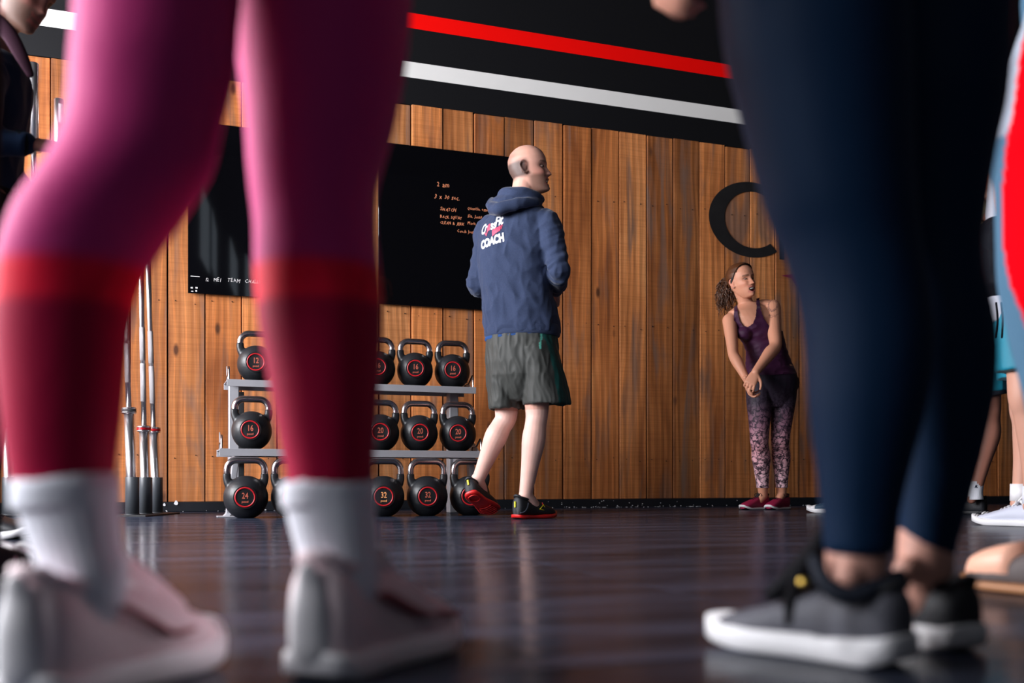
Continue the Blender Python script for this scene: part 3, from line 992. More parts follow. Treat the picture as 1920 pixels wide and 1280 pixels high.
class Head:
    def __init__(self, c, fwd, up, k=1.0, smile=0.0, male=True):
        self.c = Vector(c); self.k = k
        self.r, self.f, self.u = frame_of(fwd, up)
        self.smile, self.male = smile, male

    def P(self, x, y, z):
        return self.c + (self.r * x + self.f * y + self.u * z) * self.k

    def local(self, co):
        d = co - np.array(self.c)
        return np.stack([d @ np.array(self.r), d @ np.array(self.f), d @ np.array(self.u)], 1) / self.k

    def shell(self, mb, na=96, nz=76, grow=0.0, zmin=None):
        z = np.linspace(-0.1175, 0.1215, nz)
        zk = [-.118, -.112, -.100, -.085, -.068, -.050, -.030, 0, .026, .055, .085, .105, .116, .122]
        fr = [.066, .088, .0935, .0885, .092, .089, .086, .084, .091, .090, .076, .054, .032, .004]
        bk = [-.045, -.022, .006, .028, .046, .064, .080, .094, .0985, .097, .083, .060, .038, .006]
        hw = [.016, .030, .040, .050, .057, .063, .068, .0725, .0755, .0765, .067, .051, .034, .005]
        if not self.male:
            hw = [v * q for v, q in zip(hw, [.8, .85, .88, .92, .95, .97, 1, 1, 1, 1, 1, 1, 1, 1])]
            fr[0:3] = [.060, .082, .088]
        F_, B_, H_ = (np.interp(z, zk, q) for q in (fr, bk, hw))
        t = np.linspace(0, 2 * math.pi, na, endpoint=False)
        ct, st = np.cos(t), np.sin(t)
        X = H_[:, None] * np.sign(ct) * np.abs(ct) ** 0.86
        Yc = (F_ - B_)[:, None] * 0.0 + 0.0
        # widest line a little behind the middle
        mid = np.interp(z, [-.118, -.05, .12], [.02, -.005, -.01])[:, None]
        Y = np.where(st >= 0, mid + (F_[:, None] - mid) * np.abs(st) ** 0.92, mid - (B_[:, None] + mid) * np.abs(st) ** 0.95)
        Zz = np.repeat(z[:, None], na, 1)
        front = (st > 0)[None, :] * 1.0
        g = lambda a, s: np.exp(-(a / s) ** 2)
        d = np.zeros_like(X)
        # eye sockets, brow, cheeks, nose, lips, chin
        for s in (-1, 1):
            d -= 0.0135 * g(X - s * .032, .015) * g(Zz - .003, .012)
            d += 0.0050 * g(X - s * .032, .010) * g(Zz - .001, .0075)
            d += 0.0045 * g(X - s * .030, .020) * g(Zz - .024, .008)
            d += (0.004 + .005 * self.smile) * g(X - s * .044, .018) * g(Zz + .030 - .005 * self.smile, .017)
        zt, zb = .016, -.037
        u_ = np.clip((zt - Zz) / (zt - zb), 0, 1.0)
        nose = (.004 + .0235 * u_ ** 1.15) * np.where(Zz < zb, np.exp(-((Zz - zb) / .0045) ** 2), 1) * np.where(Zz > zt, np.exp(-((Zz - zt) / .012) ** 2), 1)
        d += nose * g(X, .0085 + .006 * u_)
        for s in (-1, 1):
            d += 0.007 * g(X - s * .0145, .0065) * g(Zz + .033, .0075)
        lipw = .020 + .010 * self.smile
        op = .010 * self.smile
        d += .0055 * g(X, lipw) * g(Zz + .060 - op * .5, .0055)
        d += .0060 * g(X, lipw * .9) * g(Zz + .077 + op, .006)
        d -= .003 * g(X, .02) * g(Zz + .087 + op, .006)
        if self.smile > 0.3:
            d -= .015 * sm(1.25 * (1 - self.mouthq(X, Zz)))
        else:
            d -= .002 * g(X, .022) * g(Zz + .068, .003)
        d += .005 * g(X, .018) * g(Zz + .103, .012)
        Y = Y + d * front
        nx = ct[None, :] * grow; ny = st[None, :] * grow
        X = X + nx; Y = Y + ny
        vs = []
        for i in range(nz):
            for j in range(na):
                vs.append(self.P(X[i, j], Y[i, j], Zz[i, j] * (1 + grow / .12)))
        fs = []
        for i in range(nz - 1):
            for j in range(na):
                k = (j + 1) % na
                fs.append((i * na + j, i * na + k, (i + 1) * na + k, (i + 1) * na + j))
        fs.append(tuple(range(na))[::-1]); fs.append(tuple(range((nz - 1) * na, nz * na)))
        # orientation: r x f should equal u for outward faces; here frame is right handed (r, f, u)
        mb.add(vs, fs)
        return self

    def mouthq(self, x, z):
        # <1 inside the open mouth, corners drawn up
        k = self.smile
        zz = z + .0705 + .003 * k - 14 * x * x * k
        return (x / (.019 + .009 * k)) ** 2 + (zz / (.0035 + .0105 * k)) ** 2

    def ears(self, mb):
        for s in (-1, 1):
            e = [self.P(s * .0735, .004, -.026), self.P(s * .079, -.008, -.030), self.P(s * .084, -.020, -.012), self.P(s * .087, -.026, .010), self.P(s * .083, -.016, .026), self.P(s * .077, .000, .020), self.P(s * .073, .006, .006)]
            mb.tube(e, [.005 * self.k, .006 * self.k] + [.0046 * self.k] * 5, n=8, sub=3)
            mb.ball(self.P(s * .075, -.010, -.002), .007 * self.k, .014 * self.k, .024 * self.k, self.r, self.f, self.u, 10, 8)

    def neck(self, mb, base, r0=.056, r1=.062):
        top = self.P(0, -.022, -.055)
        mb.tube([top, top.lerp(base, .5), base], [r0, r0 * .98, r1], n=20, sub=3, side=self.r, flat=1.0)

    def eyes(self, parent, lid=0.5):
        for s in (-1, 1):
            c = self.P(s * .031, .0690, .002)
            mb = MB(); mb.ball(c, .0110 * self.k, .0110 * self.k, .0110 * self.k * (1 - .62 * self.smile), self.r, self.f, self.u)
            e = make('eye', mb, M_EYE2 if self.smile > .5 else M_EYE, parent)
            mb = MB(); mb.ball(c + self.f * .0088 * self.k, .0056 * self.k, .0042 * self.k, .0056 * self.k * (1 - .3 * self.smile), self.r, self.f, self.u)
            make('iris', mb, M_IRIS, e)

    def mouth(self, parent):
        op = .010 * self.smile
        mb = MB()
        secs = []
        n = 9
        vs, fs = [], []
        for i in range(n):
            x = (-1 + 2 * i / (n - 1)) * .0220
            y = .0885 - 22 * x * x
            zt_ = -.0705 - .003 * self.smile + (.0035 + .0105 * self.smile) * .86 * math.sqrt(max(.1, 1 - (x / .026) ** 2))
            for dz, dy in ((0, 0), (-.0088, -.001), (-.0088, -.006), (0, -.006)):
                vs.append(self.P(x, y + dy, zt_ + dz + 14 * x * x * self.smile))
        for i in range(n - 1):
            for q in range(4):
                fs.append((i * 4 + q, i * 4 + (q + 1) % 4, (i + 1) * 4 + (q + 1) % 4, (i + 1) * 4 + q))
        mb.add(vs, fs)
        make('teeth', mb, M_TEETH, parent)

    def colors(self, co, skin, stubble=None, hair=None, hairfn=None, brow=(.05, .03, .02), lips=(.45, .12, .10), flush=0.25):
        """albedo of the skin with lips, brows, cheeks, and optional stubble and cropped hair"""
        L = self.local(co)
        x, y, z = L[:, 0], L[:, 1], L[:, 2]
        c = np.repeat(np.array([skin]), len(co), 0).astype(float)
        hd = (z > -.13) & (np.abs(x) < .1) & (np.abs(y) < .14) & (z < .14)

        def mix(m, k):
            m = (m * hd)[:, None]
            c[:] = c * (1 - m) + np.array(k) * m
        g = lambda a, s: np.exp(-(a / s) ** 2)
        fr = (y > .03) * 1.0
        mix(flush * fr * np.maximum(g(x - .045, .022), g(x + .045, .022)) * g(z + .03, .025), (skin[0] * 1.0, skin[1] * .6, skin[2] * .55))
        mix(.35 * fr * g(x, .014) * g(z + .03, .018), (skin[0], skin[1] * .6, skin[2] * .5))
        mix(.45 * (np.abs(x) > .0765) * (np.abs(z) < .036) * (y < .012) * (y > -.04), (skin[0] * .95, skin[1] * .5, skin[2] * .42))
        if stubble is not None:
            s = sm((-.035 - z) / .02 + .3) * sm((y + .005) / .03) * sm((z + .135) / .02)
            s = s * (1 - .6 * g(x, .018) * g(z + .05, .006) * fr)
            mix(.75 * s, stubble)
        if hairfn is not None:
            mix(hairfn(x, y, z), hair)
        op = .010 * self.smile
        lw = .024 + .008 * self.smile
        lm = fr * (np.abs(x) < lw) * (y > .068) * np.maximum(g(z + .060 - op * .4 - 6 * x * x, .0055), g(z + .078 + op - 6 * x * x, .006))
        mix(.8 * lm, lips)
        if self.smile > .3:
            mix(fr * sm(2.6 * (1.02 - self.mouthq(x, z))), (.12, .012, .012))
        bz = .0235 - 2.5 * (np.abs(x) - .032) ** 2
        mix(.85 * fr * (np.abs(x) > .012) * (np.abs(x) < .053) * g(z - bz - .001, .0042), brow)
        mix(.75 * fr * g(np.abs(x) - .032, .014) * g(z - .0055, .0030), (.05, .02, .015))
        return c


def trimmed(me, keep):
    # drop the faces whose corners are not all kept
    co = coords(me)
    fs = [tuple(p.vertices) for p in me.polygons]
    used = [f for f in fs if all(keep[i] for i in f)]
    out = bpy.data.meshes.new('trim')
    ids = sorted({i for f in used for i in f}); mp = {i: k for k, i in enumerate(ids)}
    out.from_pydata([tuple(co[i]) for i in ids], [], [tuple(mp[i] for i in f) for f in used])
    return out


def in_poly(px, py, poly):
    ins = np.zeros(len(px), bool); j = len(poly) - 1
    for i in range(len(poly)):
        xi, yi = poly[i]; xj, yj = poly[j]
        with np.errstate(divide='ignore', invalid='ignore'):
            c_ = ((yi > py) != (yj > py)) & (px < (xj - xi) * (py - yi) / ((yj - yi) if yj != yi else 1e-9) + xi)
        ins ^= c_; j = i
    return ins


def hand(mb, wr, fdir, pn, side, k=1.0, curl=0.5, spread=1.0, thumb=0.5):
    """palm, four fingers and a thumb. fdir wrist->fingers, pn direction the palm faces, side +1: thumb towards fdir x pn"""
    f = Vector(fdir).normalized()
    n = (Vector(pn) - f * Vector(pn).dot(f)).normalized()
    s = f.cross(n) * side
    w = Vector(wr)
    mb.loft([(w - f * .03 * k, s * .026 * k, n * .019 * k), (w + f * .0 * k, s * .026 * k, n * .018 * k), (w + f * .025 * k, s * .034 * k, n * .018 * k, 2.4),
             (w + f * .065 * k, s * .040 * k, n * .0155 * k, 2.6), (w + f * .092 * k, s * .040 * k, n * .013 * k, 2.6), (w + f * .098 * k, s * .036 * k, n * .008 * k, 2.6)], 20)
    for off, ln, base, sp in ((.030, .071, .092, .10), (.0102, .079, .097, .03), (-.0102, .074, .094, -.04), (-.0295, .058, .086, -.12)):
        p = w + f * (base - .014) * k + s * off * k
        d = (f + s * sp * spread).normalized()
        ang = curl * 0.55
        pts = [p, p + d * .014 * k]
        for q, a in ((.45, ang), (.30, ang * 1.15), (.25, ang * .8)):
            rot = Matrix.Rotation(a * 1.6, 3, d.cross(n))
            d = (rot @ d).normalized(); n2 = n
            pts.append(pts[-1] + d * ln * q * k)
        mb.tube(pts, [.0088 * k, .0090 * k, .0082 * k, .0074 * k, .0062 * k], n=10, sub=2)
    p = w + f * .022 * k + s * .022 * k
    d1 = (f * .62 + s * .78 + n * .15).normalized()
    d2 = (f * (.8) + s * .45 + n * (.2 + thumb * .5)).normalized()
    d3 = (f * .85 + s * (.25 - thumb * .5) + n * (.25 + thumb * .6)).normalized()
    mb.tube([p, p + d1 * .040 * k, p + d1 * .040 * k + d2 * .032 * k, p + d1 * .040 * k + d2 * .032 * k + d3 * .024 * k], [.014 * k, .0115 * k, .0098 * k, .0078 * k], n=10, sub=2)


def limb(mb, a, b, c, rs, sub=1, flatwrist=None):
    """two-bone limb through a, b, c with radii at 0, .5, 1 | .3, .65, 1"""
    a, b, c = Vector(a), Vector(b), Vector(c)
    pts = [a, a.lerp(b, .35), a.lerp(b, .7), b, b.lerp(c, .28), b.lerp(c, .62), c]
    mb.tube(pts, list(rs), n=18, sub=4)


def arm(mb, sh, el, wr, k=1.0, grow=0.0):
    limb(mb, sh, el, wr, [q * k + grow for q in (.052, .047, .041, .037, .040, .032, .025)])


def leg(mb, hip, kn, an, k=1.0, grow=0.0, calfdir=None):
    a, b, c = Vector(hip), Vector(kn), Vector(an)
    cd = Vector(calfdir) if calfdir is not None else V(0, 0, 0)
    pts = [a, a.lerp(b, .35), a.lerp(b, .7), b - cd * .006, b.lerp(c, .14) + cd * .004, b.lerp(c, .32) + cd * .016, b.lerp(c, .62) + cd * .008, c.lerp(b, .1), c]
    mb.tube(pts, [q * k + grow for q in (.088, .082, .066, .055, .052, .057, .043, .034, .031)], n=20, sub=4)


def torso(mb, secs, right, n=28):
    """secs: (centre, half width, half depth); right: vector or (vector, vector) from bottom to top"""
    out = []
    r0, r1 = right if isinstance(right, tuple) else (right, right)
    for i, s in enumerate(secs):
        t = i / (len(secs) - 1)
        r = r0.lerp(r1, t).normalized()
        dn = Z.cross(r).normalized()
        out.append((Vector(s[0]), r * s[1], dn * s[2], s[3] if len(s) > 3 else 2.3))
    # smooth by subdividing
    sub = []
    for i in range(len(out) - 1):
        for q in range(3):
            t = q / 3; t = t
            A_, B_ = out[i], out[i + 1]
            sub.append((A_[0].lerp(B_[0], t), A_[1].lerp(B_[1], t), A_[2].lerp(B_[2], t), A_[3] * (1 - t) + B_[3] * t))
    sub.append(out[-1])
    mb.loft(sub, n)


def seg(pts, sub=4):
    """smooth list of (y, ...) rows by Catmull-Rom in each component"""
    P = [Vector((*p, *([0] * (4 - len(p))))) for p in pts]
    q, _ = catmull(P, [0] * len(P), sub)
    return q


def contour_leg(mb, rows, z0, z1, y0, y1, depth=1.05, n=32, tilt=0.0):
    """leg given by left and right outline pixels per image row; z runs from z0 at row y0 to z1 at row y1"""
    secs = []
    for q in seg(rows, 4):
        y, l, r = q[0], q[1], q[2]
        t = (y - y0) / (y1 - y0)
        z = z0 + (z1 - z0) * t
        c = at((l + r) / 2, y, z)
        h = (r - l) / 2 / F * z
        ray = V(c.x, c.y, 0).normalized()
        e = V(ray.y, -ray.x, 0)
        secs.append((c, e * h, ray * h * depth))
    mb.loft(secs, n)
    return secs


def shoe(parent, heel, toe, L, w=1.0, m_up=None, m_sole=None, m_lace=None, m_collar=None, up=None, toe_m=None, heel_tab=None, sole_h=.022, collar=True, laces=True, high=1.0, label=None, sole_wave=0.0, stack=0.0, tab_loop=None, toe_spring=.016):
    """athletic shoe; heel is the ground point under the back of the heel, toe a point ahead of it"""
    heel = Vector(heel)
    f = (Vector(toe) - heel).normalized()
    u0 = Vector(up) if up is not None else Z
    u_ = (u0 - f * u0.dot(f)).normalized()
    s = f.cross(u_)

    def P(t, x, h):
        return heel + f * (t * L) + s * x * w + u_ * h
    k = L / .285
    T = [0.0, 0.015, 0.05, 0.12, 0.2, 0.3, 0.4, 0.5, 0.6, 0.7, 0.8, 0.88, 0.94, 0.98, 1.0]
    HW = [.012, .024, .031, .034, .034, .033, .034, .039, .044, .0475, .0475, .043, .035, .024, .010]
    TOP = [.072, .088, .094, .092, .088, .086, .084, .076, .066, .057, .050, .044, .037, .030, .022]
    XO = [0, 0, 0, 0, 0, 0, .001, .002, .003, .003, .002, .000, -.002, -.004, -.005]
    mb = MB()
    secs = []
    b = sole_h * .45
    for t, h_, tp, xo in zip(T, HW, TOP, XO):
        tp = (tp * high + .0) * k
        tp = max(tp, sole_h + .004)
        secs.append((P(t * .97 + .01, xo * k, (tp + b) / 2), s * h_ * k * w, u_ * (tp - b) / 2, 2.35))
    mb.loft(secs, 28)
    o = make('shoe', mb, m_up, parent, origin=heel)
    if label: o['label'] = label
    # sole with toe spring
    vs, fs = [], []
    outline = []
    n = 44
    for i in range(n):
        a = 2 * math.pi * i / n
        t = .5 - .5 * math.cos(a)
        hw = np.interp(t, T, HW) * k * 1.07 + .0015
        x = hw if i <= n // 2 else -hw
        if i in (0, n // 2): x = 0
        xo = np.interp(t, T, XO) * k
        outline.append((t * 1.015 - .0075, x + xo * 1.0))
    for ring, (gx, hz) in enumerate(((.90, 0.0), (1.0, .15), (1.01, .8), (.97, 1.0))):
        for (t, x) in outline:
            spring = toe_spring * max(0, (t - .78) / .22) ** 1.6 + .006 * max(0, (.08 - t) / .08)
            th = sole_h + stack * (1 - t) ** 1.0 + sole_wave * math.cos((t - .1) * 9)
            if ring == 3 or ring == 2:
                th2 = th * hz + .004 * max(0, (t - .85) / .15)
            else:
                th2 = th * hz
            vs.append(P(.5 + (t - .5) * (gx if ring == 0 else 1), x * gx, spring * (1 if ring < 3 else 1) + th2))
    for r_ in range(3):
        for i in range(n):
            j = (i + 1) % n
            fs.append((r_ * n + i, (r_) * n + j, (r_ + 1) * n + j, (r_ + 1) * n + i))
    fs.append(tuple(range(n))[::-1]); fs.append(tuple(range(3 * n, 4 * n)))
    if s.cross(f).dot(u_) * 1 != 0:
        pass
    mb = MB(); mb.add(vs, [q[::-1] for q in fs])
    make('sole', mb, m_sole, o)
    if collar:
        pts = []
        for i in range(25):
            a = 2 * math.pi * i / 24
            t = .175 + .155 * math.cos(a)
            x = .0265 * math.sin(a) * k
            h_ = (np.interp(t, T, TOP) * high + .000) * k + .004 - .012 * abs(math.sin(a)) * k + (.012 * k if t > .28 else 0) + (.006 * k if t < .06 else 0)
            pts.append(P(t, x, h_))
        mb = MB(); mb.tube(pts, .0065 * k, n=8, ends=False)
        make('collar', mb, m_collar or m_up, o)
        mb = MB()
        mb.tube([P(.42, 0, .085 * k * high), P(.35, 0, .100 * k * high), P(.30, 0, .116 * k * high)], [.016 * k, .019 * k, .018 * k], n=12, sub=2, side=s, flat=.28)
        make('tongue', mb, m_collar or m_up, o)
    if laces:
        for i in range(5):
            t = .38 + i * .055
            h_ = np.interp(t, T, TOP) * k * high
            xw = .021 * k
            mb = MB(); mb.tube([P(t - .012, -xw, h_ - .006), P(t, -xw * .4, h_ + .002), P(t + .004, xw * .4, h_ + .002), P(t - .012, xw, h_ - .006)], .0022 * k, n=6, sub=2)
            make('lace', mb, m_lace, o)
        mb = MB()
        for sg in (-1, 1):
            c = P(.37, 0, np.interp(.37, T, TOP) * k * high + .006)
            mb.tube([c, c + s * sg * .018 + u_ * .012, c + s * sg * .030 - u_ * .002, c + s * sg * .012 - u_ * .006, c], .0022 * k, n=6, sub=3)
        make('lace_bow', mb, m_lace, o)
    if heel_tab:
        mb = MB(); c = P(.0, 0, .062 * k * high)
        mb.bbox(P(.012, 0, .070 * k), s * .0045, u_ * .014, f * .007, .001)
        make('heel_tab', mb, heel_tab, o, smooth=False)
    if toe_m:
        mb = MB()
        secs = []
        for t in (.80, .86, .92, .96, .99, 1.004):
            h_ = np.interp(t, T, HW) * k * 1.03 + .001
            tp = np.interp(t, T, TOP) * k * high * .98 + .0015
            xo = np.interp(t, T, XO) * k
            secs.append((P(t * .97 + .012, xo, (tp + b) / 2), s * h_ * w, u_ * (tp - b) / 2, 2.35))
        mb.loft(secs, 28)
        make('toe_cap', mb, toe_m, o)
    o['_P'] = 0
    return o, P


def sock(parent, pts, rs, m, ribs=True, name='sock', band=None):
    mb = MB()
    mb.tube(pts, rs, n=96 if ribs else 24, sub=5, ends=False)
    if ribs:
        # vertical ribbing: alternate radius around the tube
        n = 96
        P_ = [Vector(v) for v in mb.v]
        for k in range(len(P_) // n):
            c = sum(P_[k * n:(k + 1) * n], Vector()) / n
            for i in range(n):
                if i % 4 < 2:
                    mb.v[k * n + i] = tuple(c + (P_[k * n + i] - c) * 0.982)
    return make(name, mb, m, parent)
# ================================================================ COACH (centre, seen from behind)
def face_fwd(deg_from_right, pitch=0):
    a = math.radians(deg_from_right); p = math.radians(pitch)
    return V(math.cos(a) * math.cos(p), math.sin(a) * math.cos(p), math.sin(p))


M_HOODIE = mat('heather_blue_sweatshirt', (0.034, 0.048, 0.098), 0.85, spec=0.15, sheen=0.25, bump=0.35, bscale=420, var=0.22, vscale=160)
M_TEE = mat('blue_tshirt', (0.02, 0.06, 0.19), 0.85, spec=0.15)
M_SHORTS = vmat('grey_shorts_cloth', 0.6, 0.3, sheen=0.1)
M_SHOEBLACK = mat('black_shoe_mesh', (0.012, 0.013, 0.018), 0.55, bump=0.3, bscale=700)
M_SHOEGREY = mat('dark_grey_shoe_panel', (0.07, 0.08, 0.11), 0.4)
M_SOLERED = mat('red_sole_rubber', (0.62, 0.012, 0.012), 0.45)
M_YELLOW = mat('yellow_tab', (0.75, 0.70, 0.02), 0.5)
M_PRINTW = mat('white_print', (0.82, 0.82, 0.86), 0.6)
M_PRINTR = mat('pink_red_print', (0.70, 0.06, 0.13), 0.6)
M_BLACKLACE = mat('black_lace', (0.004, 0.004, 0.006), 0.8, spec=0.15)

coach = thing('person', at(975, 971, 4.86) * 1.0, 'standing bald man in blue hooded sweatshirt and grey shorts, back turned, laughing to the right', 'person')
coach.location.z = 0; coach['_w'][2] = 0
J = dict(shR=at(1027, 421, 4.70), elR=at(1049, 505, 4.65), wrR=at(1043, 543, 4.86),
         shL=at(916, 432, 4.93), elL=at(896, 532, 4.90), wrL=at(938, 556, 5.07),
         hipR=at(1004, 640, 4.76), hipL=at(953, 642, 4.86), knR=at(1007, 775, 4.77), anR=at(985, 932, 4.78),
         knL=at(948, 782, 4.86), anL=at(895, 902, 4.90))
hd = Head(at(991, 320, 4.80), face_fwd(-11, 6), V(-.06, 0, 1), 0.985, smile=.75, male=True)
PHI = math.radians(34)
RV = V(math.cos(PHI), -math.sin(PHI), 0)
PH0 = math.radians(22)
RV0 = V(math.cos(PH0), -math.sin(PH0), 0)
mb = MB()
hd.shell(mb); hd.ears(mb)
hd.neck(mb, at(977, 384, 4.80), .060, .070)
arm(mb, J['shR'], J['elR'], J['wrR']); arm(mb, J['shL'], J['elL'], J['wrL'])
leg(mb, J['hipR'], J['knR'], J['anR'], 1.0, 0, V(.1, -1, 0)); leg(mb, J['hipL'], J['knL'], J['anL'], .98, 0, V(-.3, -1, 0))
for a_, d_ in (('anR', V(.06, .05, -.05)), ('anL', V(.03, .06, -.06))):
    mb.tube([J[a_] + Z * .01, J[a_] + d_ * .5, J[a_] + d_ * .9], [.033, .031, .024], n=16, sub=2)
torso(mb, [(at(979, 690, 4.81), .12, .10), (at(979, 650, 4.81), .165, .115), (at(977, 600, 4.80), .150, .105), (at(970, 540, 4.80), .15, .105), (at(966, 480, 4.80), .17, .115), (at(968, 430, 4.80), .17, .105), (at(973, 400, 4.80), .12, .08), (at(977, 384, 4.80), .07, .06)], (RV0, RV))
hand(mb, J['wrR'] + V(.0, .02, 0), V(.02, .9, -.35), V(-.9, 0, -.3), 1, 1.0, 1.1)
hand(mb, J['wrL'], V(.6, .7, -.1), V(.5, -.6, -.4), -1, 1.0, 1.0)
me = fused(mb, 0.0042, 3)
co = coords(me)


def cropped(x, y, z):
    # shaved sides and back, bald on top
    side = sm((.052 - z) / .03) * sm((z + .055 + .25 * np.maximum(y, 0)) / .025) * sm((.022 - y) / .03)
    side = np.maximum(side, .55 * sm((-.02 - y) / .05) * sm((z + .06) / .02) * sm((.115 - z) / .05))
    return .93 * side


skin_m = (0.68, 0.36, 0.28)
cc = hd.colors(co, skin_m, stubble=(.16, .085, .06), hair=(.07, .045, .04), hairfn=cropped, brow=(.12, .06, .04), flush=.5)
lowleg = (co[:, 2] < .52)[:, None]
nz_ = np.fromiter((noise.noise(Vector(p) * 30) for p in co), float, len(co))[:, None]
cc = np.where(lowleg, np.array((.80, .49, .42)) * (1 + .08 * nz_), cc)
paint(me, np.clip(cc, 0, 1))
make('body', me, M_SKIN, coach)
hd.eyes(coach); hd.mouth(coach)

# sweatshirt
mb = MB()
HS = [(at(979, 629, 4.81), .183, .130), (at(979, 618, 4.81), .186, .134), (at(978, 607, 4.81), .187, .136), (at(975, 588, 4.80), .184, .132), (at(970, 555, 4.80), .176, .126), (at(967, 520, 4.80), .178, .130), (at(966, 480, 4.80), .190, .135),
      (at(967, 445, 4.80), .196, .132), (at(969, 420, 4.80), .186, .120), (at(972, 402, 4.80), .150, .100), (at(977, 386, 4.80), .095, .080), (at(981, 377, 4.80), .078, .072)]
torso(mb, HS, (RV0, RV), 40)
for sd in 'RL':
    sh, el, wr = J['sh' + sd], J['el' + sd], J['wr' + sd]
    inner = at(975, 425, 4.80)
    mb.tube([sh.lerp(inner, .45), sh, sh.lerp(el, .4), sh.lerp(el, .75), el, el.lerp(wr, .25), el.lerp(wr, .6), el.lerp(wr, .84), el.lerp(wr, .98)],
            [.072, .068, .061, .056, .054, .053, .046, .040, .033], n=22, sub=4)
me = fused(mb, 0.0055, 6)


def hoodie_folds(co):
    q = np.empty_like(co); w = np.zeros(len(co))
    x, y, z = co[:, 0], co[:, 1], co[:, 2]
    q[:, 0] = x * 9 + z * 3; q[:, 1] = y * 8; q[:, 2] = z * 7
    low = sm((1.22 - z) / .3)
    w = .5 + .8 * low
    w *= sm((z - .875) / .02)
    return q, w


def arm_folds(a_, b_, c_, freq):
    # creases running round the sleeve, strongest at the elbow
    def fn(co):
        w = np.zeros(len(co)); q = np.zeros_like(co)
        off = 0.0
        for p0, p1 in ((a_, b_), (b_, c_)):
            p0_, d_ = np.array(p0), np.array(p1) - np.array(p0)
            L2 = (d_ ** 2).sum(); t = ((co - p0_) @ d_) / L2
            dist = np.linalg.norm(co - (p0_ + np.clip(t, 0, 1)[:, None] * d_), axis=1)
            ln = math.sqrt(L2)
            m = sm((.085 - dist) / .02) * sm((t + .05) / .15) * sm((1.05 - t) / .1)
            s_ = off + t * ln
            take = m > w
            q[take, 0] = (s_[take] * freq + (co[take, 0] + co[take, 1]) * 6)
            q[take, 1] = co[take, 0] * 4; q[take, 2] = co[take, 2] * 3
            el_ = np.exp(-(((co - np.array(b_)) ** 2).sum(1)) / .012)
            w = np.where(take, m * (.25 + .9 * el_), w)
            off += ln
        return q, w
    return fn


folds(me, 0.010, 1, hoodie_folds, 3.1)
for sd in 'RL':
    folds(me, 0.011, 1, arm_folds(J['sh' + sd], J['el' + sd], J['wr' + sd], 26), 1.7)
folds(me, 0.004, (24, 20, 11), seed=8.0)
hoodie = make('sweatshirt', me, M_HOODIE, coach)
bvh_h = BVHTree.FromObject(hoodie, bpy.context.evaluated_depsgraph_get()) if False else BVHTree.FromPolygons([Vector(v) for v in coords(hoodie.data) + np.array(wpos(coach))], [tuple(p.vertices) for p in hoodie.data.polygons])
# hem band and cuffs
mb = MB(); torso(mb, [(at(980, 633, 4.81), .180, .128), (at(979, 630, 4.81), .1865, .134), (at(979, 618, 4.81), .188, .136), (at(979, 613, 4.81), .185, .133)], (RV0, RV0.lerp(RV, .1)), 40)
make('hem_band', mb, M_HOODIE, hoodie)
mb = MB(); torso(mb, [(at(977, 640, 4.81), .166, .118), (at(977, 633, 4.81), .180, .130), (at(978, 626, 4.81), .178, .126)], RV0, 40)
for i, v in enumerate(mb.v):          # the T-shirt shows mostly on one side
    mb.v[i] = (v[0], v[1], v[2] + (v[0] - 0.05) * 0.05)
make('tshirt_hem', mb, M_TEE, coach)
for sd in 'RL':
    el, wr = J['el' + sd], J['wr' + sd]
    mb = MB(); mb.tube([el.lerp(wr, .86), el.lerp(wr, .93), wr.lerp(el, -.03)], [.036, .037, .033], n=20, ends=True)
    make('cuff', mb, M_HOODIE, hoodie)
# hood: thick folded rolls behind the neck, sagging towards the left shoulder
mb = MB()
mb.tube([at(*p) for p in ((1014, 374, 4.76), (1006, 369, 4.715), (990, 365, 4.69), (971, 361, 4.685), (954, 362, 4.71), (943, 368, 4.78), (945, 374, 4.86))], [.018, .024, .029, .032, .033, .030, .024], n=18, sub=4)
mb.tube([at(*p) for p in ((1012, 379, 4.72), (998, 379, 4.67), (975, 381, 4.65), (952, 387, 4.65), (934, 392, 4.67), (922, 389, 4.74), (925, 380, 4.82))], [.016, .020, .026, .030, .031, .029, .026], n=18, sub=4)
mb.tube([at(*p) for p in ((1000, 374, 4.71), (972, 373, 4.69), (945, 377, 4.71), (930, 383, 4.78))], [.024, .028, .032, .03], n=16, sub=3)
mb.ball(at(968, 372, 4.76), .085, .07, .035)
me = fused(mb, 0.005, 4)
folds(me, 0.006, (12, 12, 22), seed=2.0)
make('hood', me, M_HOODIE, hoodie)

# prints on the back, wrapped on the cloth
Bdir = (Z.cross(RV)).normalized()
if Bdir.y < 0: Bdir = -Bdir          # pointing away from the camera, into the back


def wrap_print(mb0, m_, name, lift=0.0022):
    out = MB(); vs = []
    for v in mb0.v:
        p = Vector(v)
        hit = bvh_h.ray_cast(p - Bdir * 0.6, Bdir)
        vs.append((hit[0] + hit[1] * lift) if hit[0] is not None and (hit[0] - p).length < .3 else p)
    out.add(vs, mb0.f)
    return make(name, out, m_, hoodie, smooth=False)


def subdiv_mb(mb, maxlen=0.008):
    import bmesh
    bm = bmesh.new()
    vs = [bm.verts.new(v) for v in mb.v]
    for f_ in mb.f:
        try: bm.faces.new([vs[i] for i in f_])
        except ValueError: pass
    bmesh.ops.triangulate(bm, faces=bm.faces[:])
    for _ in range(4):
        es = [e for e in bm.edges if e.calc_length() > maxlen]
        if not es: break
        bmesh.ops.subdivide_edges(bm, edges=es, cuts=1)
        bmesh.ops.triangulate(bm, faces=bm.faces[:])
    bm.verts.index_update()
    o = MB(); o.add([v.co.copy() for v in bm.verts], [tuple(v.index for v in f_.verts) for f_ in bm.faces])
    bm.free()
    return o


